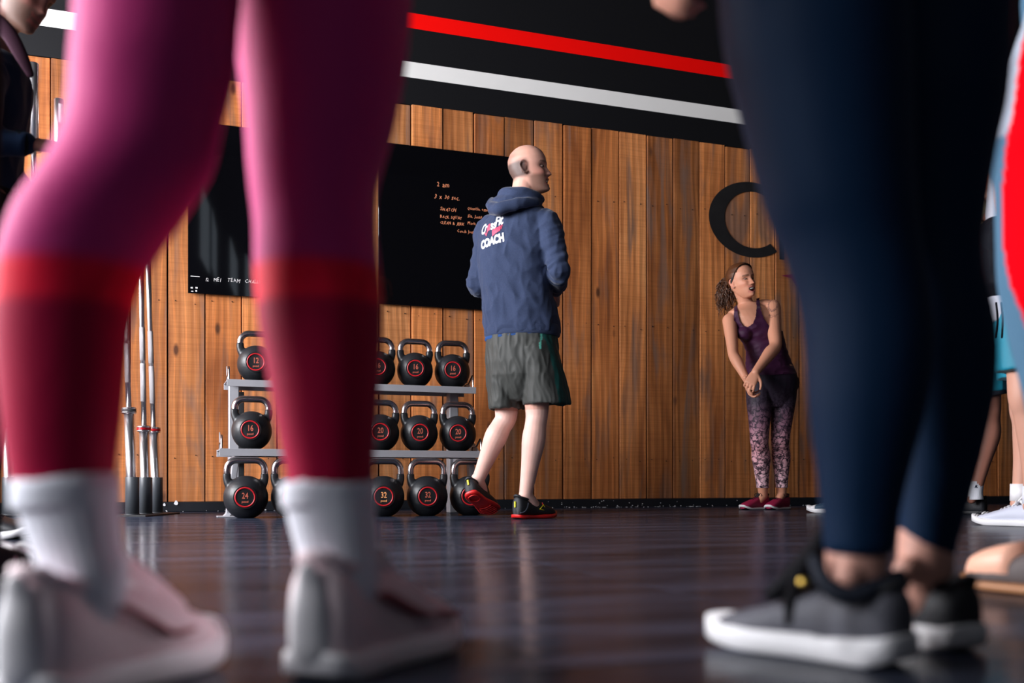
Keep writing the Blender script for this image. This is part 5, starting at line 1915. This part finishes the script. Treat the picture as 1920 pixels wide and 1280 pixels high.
# puffy lace ridges and tongues standing up in front of the socks
for s_, pts, tp_ in ((s1_, ((232, 1058, .935), (247, 1076, .945), (264, 1094, .955), (284, 1112, .965), (306, 1128, .975)), (225, 1050, .935)),
                     (s2_, ((712, 1070, 1.0), (727, 1086, 1.01), (744, 1102, 1.02), (762, 1118, 1.025), (780, 1132, 1.03)), (707, 1046, .99))):
    mb = MB(); mb.tube([at(*tp_), at(pts[1][0] - 6, pts[1][1], pts[1][2]), at(pts[3][0] - 8, pts[3][1] + 4, pts[3][2]), at(pts[4][0] + 10, pts[4][1] + 18, pts[4][2])], [.009, .015, .020, .018], n=14, sub=4)
    make('tongue', mb, M_SNEAK, s_)
    for p_ in pts:
        mb = MB(); c_ = at(*p_); mb.tube([c_ + V(-.012, -.022, -.004), c_ + V(0, -.006, .003), c_ + V(.004, .012, .0)], .0045, n=8, sub=3)
        make('lace', mb, M_WHITE, s_)
    mb = MB(); mb.tube([at(tp_[0], tp_[1] + 14, tp_[2]), at(tp_[0] - 5, tp_[1] - 2, tp_[2]), at(tp_[0] + 5, tp_[1] - 8, tp_[2]), at(tp_[0] + 12, tp_[1] + 4, tp_[2])], .0055, n=8, sub=4)
    make('tongue_loop', mb, M_WHITE, s_)

# ================================================================ FOREGROUND: navy leggings (right)
M_NAVY = mat('navy_leggings', (0.002, 0.016, 0.048), 0.6, spec=0.15, sheen=0.03, bump=0.15, bscale=700, sstint=(.65, .75, 1))
M_CHARKNIT = mat('charcoal_knit_upper', (0.085, 0.085, 0.105), 0.65, bump=0.4, bscale=300, var=.3, vscale=30)
M_NAVYC2 = mat('dark_navy_lining', (.004, .008, .02), .8)
M_GOLD = mat('brass_eyelet', (0.75, 0.5, 0.12), 0.3, metal=1)
nv = thing('person', V(.45, 1.03, 0), 'person in dark navy leggings and charcoal sneakers with thick white soles, close on the right', 'person')
rn = [(-560, 1345, 1600), (-350, 1345, 1660), (-150, 1345, 1690), (0, 1351, 1698), (100, 1363, 1702), (200, 1388, 1705), (300, 1413, 1708), (400, 1441, 1714), (470, 1472, 1722), (560, 1499, 1738), (650, 1511, 1745), (760, 1518, 1732), (870, 1531, 1704), (960, 1541, 1684), (1030, 1546, 1676), (1040, 1548, 1672)]
rf = [(-560, 1600, 1830), (-350, 1575, 1870), (-150, 1570, 1884), (0, 1580, 1885), (100, 1590, 1884), (200, 1600, 1876), (260, 1612, 1864), (320, 1624, 1853), (400, 1640, 1842), (450, 1648, 1836), (500, 1654, 1837), (550, 1660, 1847), (600, 1664, 1858), (650, 1667, 1863), (700, 1669, 1862), (760, 1673, 1856), (870, 1683, 1832), (960, 1688, 1808), (1045, 1692, 1786), (1055, 1693, 1782)]
mb = MB()
contour_leg(mb, rn, .985, 1.005, 0, 1040); contour_leg(mb, rf, 1.09, 1.10, 0, 1050)
PELN = V(.385, 1.03, 1.02)
NR = V(.35, .94, 0)
torso(mb, [(PELN + Z * -.22, .13, .115), (PELN + Z * -.12, .17, .13), (PELN + Z * -.02, .178, .135), (PELN + Z * .08, .165, .12), (PELN + Z * .20, .135, .11)], NR)
me = fused(mb, .006, 6)
make('leggings', me, M_NAVY, nv)
# the hanging hand at the top of the photo belongs to this person's forward arm
hwr = at(1262, -150, 1.30)
simple_upper(nv, PELN, PELN + V(-.04, .0, .50), NR, V(-.95, .25, 0), (.6, .28, .2), M_DARKTOP,
             arms=[(1, (V(.32, 1.24, 1.12), hwr, V(-.12, -.05, -1), V(.8, .6, 0))), (-1, (V(.42, .84, 1.20), V(.24, .92, 1.05), V(-.8, .3, -.5), V(0, 1, 0)))], k=.98)
# ankles
mb = MB()
mb.tube([at(1608, 990, 1.008), at(1606, 1050, 1.008), at(1608, 1090, 1.014), at(1604, 1112, 1.022)], [.031, .0305, .029, .022], n=20, sub=4)
mb.ball(at(1590, 1080, .985), .014)
make('ankle', fused(mb, .004, 3), M_SKINPLAIN, nv)
mb = MB()
mb.tube([at(1738, 1000, 1.10), at(1735, 1055, 1.10), at(1735, 1090, 1.11), at(1730, 1115, 1.11)], [.030, .030, .030, .027], n=20, sub=4)
mb.ball(at(1700, 1068, 1.075), .015)
make('ankle', fused(mb, .004, 3), M_SKINPLAIN, nv)
L_ = .232
h_, t_ = fg_heel(1702, .975, 1350, 1.2, L_)
s3, PN = shoe(nv, h_, t_, L_, 1.15, M_CHARKNIT, M_SOLEW, M_BLACKLACE, M_BLACKPL, sole_h=.021, high=1.05, stack=.006, sole_wave=.003, toe_spring=.009, label='charcoal knit sneaker with thick white sole')
mb = MB(); mb.tube([PN(.36, .016, .105), PN(.46, .030, .09), PN(.50, .036, .06), PN(.47, .040, .045)], .006, n=8, sub=3); make('lace_end', mb, M_BLACKLACE, s3)
mb = MB(); mb.tube([PN(.31, .0, .134), PN(.35, .0, .115), PN(.42, .0, .095), PN(.52, .004, .076)], [.011, .015, .014, .009], n=10, sub=3); make('lace_end', mb, M_BLACKLACE, s3)
mb = MB(); mb.tube([at(1546, 1000, 1.03), at(1524, 1042, 1.04), at(1488, 1082, 1.05), at(1448, 1114, 1.06)], [.008, .012, .012, .008], n=10, sub=4); make('tongue_flap', mb, M_BLACKLACE, s3)
mb = MB(); mb.tube([at(1496, 1085, 1.0), at(1482, 1125, .995), at(1478, 1166, 1.0)], [.006, .006, .004], n=8, sub=4); make('lace_end', mb, M_BLACKLACE, s3)
mb = MB(); mb.tube([at(1528, 1052, 1.0), at(1550, 1096, .985), at(1592, 1117, .978), at(1640, 1103, .982), at(1686, 1080, 1.0)], [.007, .009, .010, .010, .008], n=10, sub=4); make('padded_collar', mb, M_NAVYC2, s3)
mb = MB(); mb.cyl(at(1507, 1092, .990), at(1507, 1092, .984), .0055, n=16); make('eyelet', mb, M_GOLD, s3)
h_, t_ = fg_heel(1822, 1.06, 1560, 1.20, L_)
s4, PN2 = shoe(nv, h_, t_, L_, 1.05, M_SHOEBLACK, M_SOLEW, M_BLACKLACE, M_BLACKPL, sole_h=.022, high=1.0, stack=.004, label='far sneaker, black')

# ================================================================ RIGHT EDGE: red and blue-grey leggings
M_REDBLUE = vmat('red_and_slate_leggings', 0.7, 0.02, sheen=.0, bump=.25, bscale=260)
M_PEACH = mat('peach_shoe_leather', (0.85, 0.45, 0.32), 0.45)
M_GUM = mat('gum_sole', (0.36, 0.16, 0.07), 0.5)
M_TAUPE = mat('taupe_shoe_mesh', (0.10, 0.08, 0.08), 0.7, bump=.3, bscale=300)
rp = thing('person', V(1.15, 1.55, 0), 'person at the right edge in red and slate-blue leggings and peach shoe', 'person')
rr = [(-300, 1975, 2190), (-150, 1962, 2190), (0, 1938, 2186), (80, 1913, 2170), (180, 1888, 2150), (240, 1869, 2136), (270, 1866, 2130), (310, 1872, 2120), (360, 1876, 2110), (450, 1877, 2090), (520, 1879, 2080), (570, 1887, 2074), (640, 1901, 2066), (720, 1921, 2062), (800, 1938, 2065), (880, 1958, 2066), (960, 1975, 2058), (1030, 1986, 2052)]
mb = MB()
secs = contour_leg(mb, rr, 1.5, 1.5, 0, 1000)
rr2 = [(y, l + 120, r + 120) for y, l, r in rr]
contour_leg(mb, rr2, 1.72, 1.72, 0, 1000)
PELR = V(.98, 1.6, 1.0)
RR = V(.1, 1, 0)
torso(mb, [(PELR + Z * -.20, .13, .11), (PELR + Z * -.10, .17, .13), (PELR + Z * -.0, .178, .135), (PELR + Z * .08, .165, .12), (PELR + Z * .18, .135, .11)], RR)
me = fused(mb, .006, 6)
co = coords(me)
px = 960 + co[:, 0] / co[:, 1] * F; py = 900 - (co[:, 2] - CH) / co[:, 1] * F
zr = co[:, 2]
edge_y = (0, 85, 130, 200, 270, 350, 450, 520, 560, 600, 760)
edge_px = (1945, 1915, 1908, 1900, 1886, 1879, 1880, 1889, 1903, 1920, 1990)
edge_h = [CH + (900 - y) / F * 1.5 for y in (760, 600, 560, 520, 450, 350, 270, 200, 130, 85, 0)]
edge_x = [(x - 960) / F * 1.42 for x in (1975, 1928, 1912, 1897, 1881, 1877, 1884, 1897, 1908, 1915, 1938)]
lim = np.interp(zr, edge_h, edge_x)
red = (px > np.interp(py, edge_y, edge_px)) & (px < 2120) & (co[:, 1] < 1.6) & (py < 760)
slate, redc, grey = np.array((.085, .175, .27)), np.array((.80, .0, .006)), np.array((.38, .42, .50))
c = np.where(red[:, None], redc, slate)
c = np.where(((py < 262 - (px - 1868) * .75) & ~red & (co[:, 1] < 1.62))[:, None], grey, c)
paint(me, c)
make('leggings', me, M_REDBLUE, rp)
simple_upper(rp, PELR, PELR + V(0, 0, .5), RR, V(-1, 0, 0), (.55, .28, .2), M_DARKTOP, arms=[(1, (V(.92, 1.85, 1.2), V(.80, 1.72, 1.15), V(-.6, -.6, 0), V(0, 0, -1))), (-1, (V(1.12, 1.34, 1.2), V(.95, 1.38, 1.12), V(-.5, .7, 0), V(0, 0, -1)))], k=.98)
mb = MB(); mb.tube([at(2018, 1000, 1.5), at(2016, 1060, 1.5), at(2010, 1090, 1.5)], [.034, .034, .036], n=16, sub=3)
make('ankle', mb, M_SKINPLAIN, rp)
mb = MB(); q1 = V((2138 - 960) / F * 1.72, 1.72, 0); mb.tube([q1 + Z * .13, q1 + Z * .06], [.034, .036], n=16)
make('ankle', mb, M_SKINPLAIN, rp)
h_, t_ = fg_heel(2085, 1.50, 1822, 1.60, .27)
s5, PR5 = shoe(rp, h_, t_, .27, 1.0, M_TAUPE, M_GUM, M_PEACH, M_PEACH, sole_h=.013, high=.98, laces=False, toe_spring=.008, label='peach-toed shoe with gum sole')
mb = MB(); secs = []
for t in (.58, .66, .74, .82, .90, .96, 1.0):
    hh = np.interp(t, [.5, .6, .7, .8, .88, .94, 1], [.041, .046, .0495, .0495, .045, .037, .012]) * .96
    tp = np.interp(t, [.5, .6, .7, .8, .9, 1], [.088, .082, .076, .070, .058, .032])
    secs.append((PR5(t, .002, tp / 2 + .006), (PR5(0, 1, 0) - PR5(0, 0, 0)).normalized() * hh, Z * (tp / 2 - .004), 2.4))
mb.loft(secs, 24); make('toe_cap', mb, M_PEACH, s5)
h_, t_ = fg_heel(2190, 1.70, 1960, 1.80, .27)
shoe(rp, h_, t_, .27, 1.0, M_TAUPE, M_GUM, M_PEACH, M_PEACH, sole_h=.018, high=.98, laces=False)

# ================================================================ RIGHT BACKGROUND: man in teal shorts
M_TEAL = mat('teal_shorts', (0.004, 0.20, 0.30), 0.6, sheen=.1)
M_TSHIRT = mat('light_grey_tshirt', (0.42, 0.43, 0.50), 0.85, sheen=.1)
M_BLACKCLOTH = mat('black_nylon', (0.006, 0.007, 0.011), 0.75, spec=.1)
M_GREYSHOE = mat('pale_grey_shoe', (0.55, 0.57, 0.68), 0.55, bump=.2, bscale=500)
M_CREAM = mat('cream_tshirt', (0.50, 0.42, 0.27), 0.85)
M_NAVYC = mat('navy_cloth', (0.006, 0.018, 0.05), 0.8, spec=.2, sheen=.1)


def figure(root, z, jp, skin, male=True, vox=.008, k=1.0, headf=V(-1, 0, 0), rightv=V(.3, .95, 0), hair_m=None, headkw={}, curls=(.5, .5)):
    """whole body from joint pixels at depth z; jp values (px, py, dz)"""
    J_ = {n_: at(p[0], p[1], z + (p[2] if len(p) > 2 else 0)) for n_, p in jp.items()}
    mb = MB()
    h = Head(J_['head'], headf, headkw.get('up', V(0, 0, 1)), headkw.get('k', .98), smile=headkw.get('smile', .2), male=male)
    h.shell(mb, 72, 56); h.ears(mb); h.neck(mb, J_['neck'], .054 if male else .046, .062 if male else .05)
    fwd = Z.cross(rightv)
    for s in 'RL':
        if 'el' + s in J_:
            arm(mb, J_['sh' + s], J_['el' + s], J_['wr' + s], k)
            fd = (J_['wr' + s] - J_['el' + s]).normalized() if s not in headkw.get('fd', {}) else headkw['fd'][s]
            hand(mb, J_['wr' + s], fd, (headf * -.3 + V(0, .4, -.8)), 1 if s == 'R' else -1, .95, .7)
        leg(mb, J_['hip' + s], J_['kn' + s], J_['an' + s], k, 0, -headf)
        mb.tube([J_['an' + s], J_['an' + s] + headf * .02 - Z * .04], [.030, .024], n=14)
    P0, P1 = J_['pel'], J_['neck']
    ax = P1 - P0
    torso(mb, [(P0 + ax * t, a_ * k, b_ * k) for t, a_, b_ in [(-.16, .11, .09), (-.04, .165, .115), (.12, .155, .11), (.35, .145, .10), (.6, .165, .115), (.84, .172, .11), (.94, .13, .085), (1.0, .06, .06)]], rightv)
    me = fused(mb, vox, 3)
    paint(me, np.clip(h.colors(coords(me), skin, stubble=(.12, .07, .05) if male else None), 0, 1))
    b_ = make('body', me, M_SKIN, root)
    return J_, h, b_


def tee(root, J_, m_, rightv, k=1.0, sleeves=.5, low=.0, name='tshirt', grow=.012, vox=.007):
    P0, P1 = J_['pel'], J_['neck']; ax = P1 - P0
    mb = MB()
    torso(mb, [(P0 + ax * t, a_ * k + grow, b_ * k + grow) for t, a_, b_ in [(low, .165, .12), (.12, .165, .12), (.35, .155, .112), (.6, .17, .12), (.82, .175, .115), (.91, .15, .095), (.96, .09, .075)]], rightv)
    for s in 'RL':
        if 'el' + s in J_:
            sh, el, wr = J_['sh' + s], J_['el' + s], J_['wr' + s]
            if sleeves <= 1:
                mb.tube([sh.lerp(P0 + ax * .85, .5), sh, sh.lerp(el, sleeves)], [.07, .068, .058], n=18, sub=3)
            else:
                mb.tube([sh.lerp(P0 + ax * .85, .5), sh, sh.lerp(el, .6), el, el.lerp(wr, .5), el.lerp(wr, .95)], [.07, .068, .058, .052, .045, .036], n=18, sub=3)
    me = fused(mb, vox, 4); folds(me, .007, (11, 11, 8), seed=P0.x * 3)
    return make(name, me, m_, root)


def shorts(root, J_, m_, rightv, lowk=.85, k=1.0, wide=.095, name='shorts'):
    P0, P1 = J_['pel'], J_['neck']; ax = P1 - P0
    mb = MB()
    torso(mb, [(P0 + ax * t, a_ * k, b_ * k) for t, a_, b_ in [(-.17, .15, .12), (-.05, .180, .135), (.06, .175, .13), (.14, .165, .12)]], rightv)
    for s in 'RL':
        h_, n_ = J_['hip' + s], J_['kn' + s]
        e = h_.lerp(n_, lowk)
        mb.tube([h_ + Z * .03, h_.lerp(e, .5), e], [wide * 1.05, wide * 1.08, wide], n=24, sub=3, ends=False)
    me = fused(mb, .007, 4); folds(me, .006, (12, 12, 4), seed=P0.x)
    return make(name, me, m_, root)


ta = thing('person', V(2.08, 3.97, 0), 'man at the right edge in teal shorts, grey T-shirt and pale grey running shoes', 'person')
RTA = V(.25, .97, 0)
JA, hA, _ = figure(ta, 4.0, dict(head=(1936, 200), neck=(1934, 262), pel=(1916, 560), shR=(1922, 300, .18), shL=(1922, 300, -.18),
      elR=(1905, 420, .3), wrR=(1870, 380, .2), elL=(1890, 400, -.24), wrL=(1872, 330, -.1),
      hipR=(1926, 585, .09), hipL=(1922, 585, -.09), knR=(1922, 765, .09), knL=(1921, 745, -.10), anR=(1914, 925, .12), anL=(1938, 930, -.06)), (.58, .30, .22), rightv=RTA)
tee(ta, JA, M_TSHIRT, RTA, 1.0, .45, low=-.16, grow=.026)
shorts(ta, JA, M_TEAL, RTA, .70, 1.0, .107)
P0, P1 = JA['pel'], JA['neck']; ax = P1 - P0
mb = MB(); torso(mb, [(P0 + ax * -.06 + V(.01, 0, 0), .18, .135), (P0 + ax * .06 + V(.0, 0, 0), .215, .172), (P0 + ax * .2 + V(-.015, 0, 0), .222, .182), (P0 + ax * .36 + V(-.02, 0, 0), .222, .187), (P0 + ax * .44 + V(-.015, 0, 0), .215, .172), (P0 + ax * .5, .18, .14)], RTA, 32)
me = fused(mb, .007, 3); folds(me, .022, (5, 5, 14), seed=2.2); make('jacket_at_waist', me, M_BLACKCLOTH, ta)
for dx in (0, 9):
    mb = MB(); mb.tube([at(1868 + dx, 568, 3.78), at(1871 + dx, 600, 3.76), at(1868 + dx * 1.2, 632, 3.78)], .004, n=6, sub=3); make('drawstring', mb, M_BLACKLACE, ta)
h_, t_ = fg_heel(1962, 3.93, 1827, 3.97, .29); shoe(ta, h_, t_, .29, 1.0, M_GREYSHOE, M_SOLEW, M_WHITE, M_WHITE, sole_h=.026)
mb = MB()
sA = ta.children[-1]
SA = lambda t, x, h: h_ + (t_ - h_).normalized() * .29 * t + (t_ - h_).normalized().cross(Z) * x + Z * h
for q in (.80, .85, .90, .95):
    mb.tube([SA(q + .02, -np.interp(q, [.8, .88, .94, .98], [.050, .046, .038, .028]), .022), SA(q - .03, -.032 * (1.8 - q), .046), SA(q - .04, 0, .058)], .0012, n=5, sub=4)
make('toe_lines', mb, M_BLACKLACE, [o for o in ta.children if o.name.startswith('shoe')][0])
h_, t_ = fg_heel(1948, 4.14, 1850, 4.25, .29); shoe(ta, h_, t_, .29, 1.0, M_GREYSHOE, M_SOLEW, M_WHITE, M_WHITE, sole_h=.026)
for s, zz in (('R', 0), ('L', 0)):
    a_ = JA['an' + s]
    mb = MB(); mb.tube([a_ + Z * .04, a_ - Z * .03], [.041, .042], n=20, ends=False); make('ankle_sock', mb, M_SOCK if s == 'L' else M_WHITE, ta)

# second man behind, near the wall
tb = thing('person', V(2.5, 5.3, 0), 'man behind the navy leggings in cream T-shirt, white sock and black shoe', 'person')
RTB = V(.2, .98, 0)
JB, hB, _ = figure(tb, 5.3, dict(head=(1802, 300), neck=(1806, 355), pel=(1812, 600), shR=(1808, 385, .18), shL=(1808, 385, -.18), elR=(1830, 470, .22), wrR=(1780, 500, .1), elL=(1856, 400, -.22), wrL=(1862, 318, -.12),
      hipR=(1815, 625, .09), hipL=(1835, 625, -.09), knR=(1840, 770, .09), knL=(1858, 765, -.1), anR=(1780, 925, .15), anL=(1829, 922, -.04)), (.40, .17, .12), rightv=RTB)
tB = tee(tb, JB, M_CREAM, RTB, 1.0, .5)
shorts(tb, JB, M_TEAL, RTB, .80, 1.0, .098)
mb = MB(); e = JB['hipL'].lerp(JB['knL'], .84); mb.tube([JB['hipL'].lerp(JB['knL'], .6), e], [.09, .092], n=24, ends=False); make('short_liner', mb, M_SHOEGREY, tb)
bvh_b = BVHTree.FromPolygons([Vector(v) for v in coords(tB.data) + np.array(wpos(tb))], [tuple(p.vertices) for p in tB.data.polygons])


def on_tee(g):
    o3 = V(0, 0, CH)
    for i, v in enumerate(g.v):
        d = (Vector(v) - o3).normalized(); h = bvh_b.ray_cast(o3 + d * 4, d)
        if h[0] is not None: g.v[i] = tuple(h[0] + h[1] * .003)
    return g


mb = on_tee(subdiv_mb(text_mb('KIEZ', .050, at(1836, 479, 5.0), V(1, 0, 0), Z, shear=.2), .02)); make('print_lettering', mb, M_BLACKLACE, tB, smooth=False)
mb = on_tee(subdiv_mb(text_mb('gym', .026, at(1841, 495, 5.0), V(1, 0, 0), Z), .02)); make('print_lettering', mb, M_BLACKLACE, tB, smooth=False)
a_ = JB['anL']; sB = sock(tb, [a_ + V(.004, 0, .055), a_ + Z * .0, a_ - Z * .04], [.040, .036, .040], M_SOCK)
mb = text_mb('ATH', .022, a_ + V(-.022, -.04, .022), V(.98, .2, 0), Z, extrude=.0005, offset=.001); make('sock_lettering', mb, M_NAVYC, sB, smooth=False)
a2 = JB['anR']; sock(tb, [a2 + V(.004, 0, .055), a2 + Z * .0, a2 - Z * .04], [.040, .036, .040], M_SOCK)
h_, t_ = fg_heel(1850, 5.28, 1755, 5.33, .28); shoe(tb, h_, t_, .28, 1.0, M_SHOEBLACK, M_BLACKPL, M_BLACKLACE, M_BLACKPL)
h_, t_ = fg_heel(1800, 5.5, 1706, 5.56, .28); shoe(tb, h_, t_, .28, 1.0, M_SHOEBLACK, M_BLACKPL, M_BLACKLACE, M_BLACKPL)

# third person, whose shoe tip shows beside the navy leggings
tc_ = thing('person', V(1.95, 5.55, 0), 'person hidden behind the navy leggings, only the white-tipped blue shoe showing', 'person')
JC, hC, _ = figure(tc_, 5.6, dict(head=(1640, 420), neck=(1640, 470), pel=(1640, 660), shR=(1640, 495, .17), shL=(1640, 495, -.17), elR=(1660, 570, .22), wrR=(1610, 600, .1), elL=(1660, 570, -.22), wrL=(1610, 600, -.1),
      hipR=(1640, 680, .09), hipL=(1640, 680, -.09), knR=(1630, 810, .09), knL=(1625, 810, -.09), anR=(1640, 930, .09), anL=(1592, 935, -.09)), (.55, .3, .2), rightv=V(.2, .98, 0), k=.95)
tee(tc_, JC, M_NAVYC, V(.2, .98, 0), .95, .5)
shorts(tc_, JC, M_BLACKCLOTH, V(.2, .98, 0), .8, .95)
M_BLUESHOE = mat('petrol_blue_shoe', (0.02, 0.06, 0.10), .6)
h_, t_ = fg_heel(1606, 5.50, 1515, 5.60, .28); shoe(tc_, h_, t_, .28, 1.0, M_BLUESHOE, M_SOLEW, M_WHITE, M_BLUESHOE, toe_m=M_WHITE, sole_h=.024)
h_, t_ = fg_heel(1655, 5.72, 1570, 5.8, .28); shoe(tc_, h_, t_, .28, 1.0, M_BLUESHOE, M_SOLEW, M_WHITE, M_BLUESHOE, toe_m=M_WHITE, sole_h=.024)

# ================================================================ LEFT EDGE: bearded man in navy
lm = thing('person', V(-1.75, 3.25, 0), 'man in navy sweatshirt at the upper left edge, head bent and hands out', 'person')
RLM = V(.25, -.97, 0)
JL, hL, _ = figure(lm, 3.25, dict(head=(46, -14), neck=(-22, 100), pel=(-55, 360), shR=(-32, 150, -.18), shL=(-35, 140, .18), elR=(-35, 262, -.2), wrR=(52, 270, -.12), elL=(-40, 290, .2), wrL=(38, 345, .1),
      hipR=(-38, 385, -.09), hipL=(-38, 385, .09), knR=(-30, 640, -.09), knL=(-25, 640, .09), anR=(-45, 1010, -.09), anL=(-40, 990, .09)), (.26, .11, .09), headf=V(.80, -.15, -.45), rightv=RLM, headkw=dict(up=V(.45, 0, .85), k=1.0, smile=.2))  # skin colour darkened to carry the shade on the turned-away face
M_PLUM = mat('mauve_collar_cloth', (0.035, 0.014, 0.024), .9, spec=.1)
tee(lm, JL, M_NAVYC, RLM, 1.02, 2, name='sweatshirt', grow=.02)
shorts(lm, JL, M_BLACKCLOTH, RLM, 1.0, 1.05, .10, name='trousers')
mb = MB(); mb.tube([at(-60, 0, 3.1), at(-25, 24, 3.08), at(14, 60, 3.07), at(40, 105, 3.08), at(56, 138, 3.1)], [.026, .026, .024, .020, .012], n=16, sub=4, flat=.6)
make('collar', mb, M_PLUM, lm)
mb = MB(); mb.ball(hL.P(0, -.014, .035), .087, .104, .100, hL.r, hL.f, hL.u, 24, 16); make('hair', mb, M_HAIRD, lm)
mb = MB(); mb.tube([JL['wrR'].lerp(JL['elR'], .05), JL['wrR'].lerp(JL['elR'], .25)], [.038, .040], n=18, ends=False); make('cuff', mb, M_BLACKCLOTH, lm)
for s in 'RL':
    a_ = JL['an' + s]; g = V(a_.x, a_.y, 0)
    mb = MB(); mb.tube([JL['kn' + s] + Z * .1, JL['kn' + s], a_ + Z * .02], [.085, .075, .055], n=18, sub=3, ends=False); make('trouser_leg', mb, M_BLACKCLOTH, lm)
    shoe(lm, g + V(-.09, .02, 0), g + V(.2, -.03, 0), .29, 1.0, M_SHOEBLACK, M_SOLEW, M_WHITE, M_BLACKPL)

# fourth: black and white shoe at the lower left edge
le = thing('person', V(-.9, 1.62, 0), 'person at the lower left edge, seen only as a black shoe with white pattern', 'person')
RLE = V(.1, -.99, 0)
JE, hE, _ = figure(le, 1.66, dict(head=(-170, -820), neck=(-172, -690), pel=(-160, -100), shR=(-172, -620, -.16), shL=(-172, -620, .16), elR=(-220, -330, -.2), wrR=(-200, -120, -.1), elL=(-220, -330, .2), wrL=(-200, -120, .2),
      hipR=(-140, -60, -.08), hipL=(-140, -60, .08), knR=(-90, 480, -.08), knL=(-90, 480, .08), anR=(-55, 980, -.02), anL=(-110, 960, .16)), (.5, .28, .2), headf=V(1, .1, 0), rightv=RLE, k=.95)
tee(le, JE, M_BLACKCLOTH, RLE, .98, .5)
mb = MB()
for s in 'RL':
    leg(mb, JE['hip' + s], JE['kn' + s], JE['an' + s], 1.0, .016)
P0, P1 = JE['pel'], JE['neck']; ax = P1 - P0
torso(mb, [(P0 + ax * t, a_, b_) for t, a_, b_ in [(-.17, .13, .11), (-.05, .168, .12), (.06, .165, .12), (.16, .15, .11)]], RLE)
for s in 'RL':
    mb.tube([JE['an' + s] + Z * .06, JE['an' + s] - Z * .03], [.046, .046], n=16)
make('leggings', fused(mb, .008, 3), M_BLACKCLOTH, le)
for s, (hp, hz, tp, tz) in (('R', (-120, 1.62, 85, 1.68)), ('L', (-170, 1.78, 30, 1.86))):
    h_, t_ = fg_heel(hp, hz, tp, tz, .27)
    o5, P5 = shoe(le, h_, t_, .27, 1.0, M_SHOEBLACK, M_SHOEBLACK, M_WHITE, M_BLACKPL, sole_h=.022)
    for a0 in (.45, .60, .74):
        mb = MB(); mb.tube([P5(a0, -.044, .03), P5(a0 + .07, -.036, .052), P5(a0 + .04, -.012, .066), P5(a0 + .02, .012, .066), P5(a0 + .07, .036, .05), P5(a0, .046, .03)], .0035, n=6, sub=3)
        make('white_stripe', mb, M_WHITE, o5)
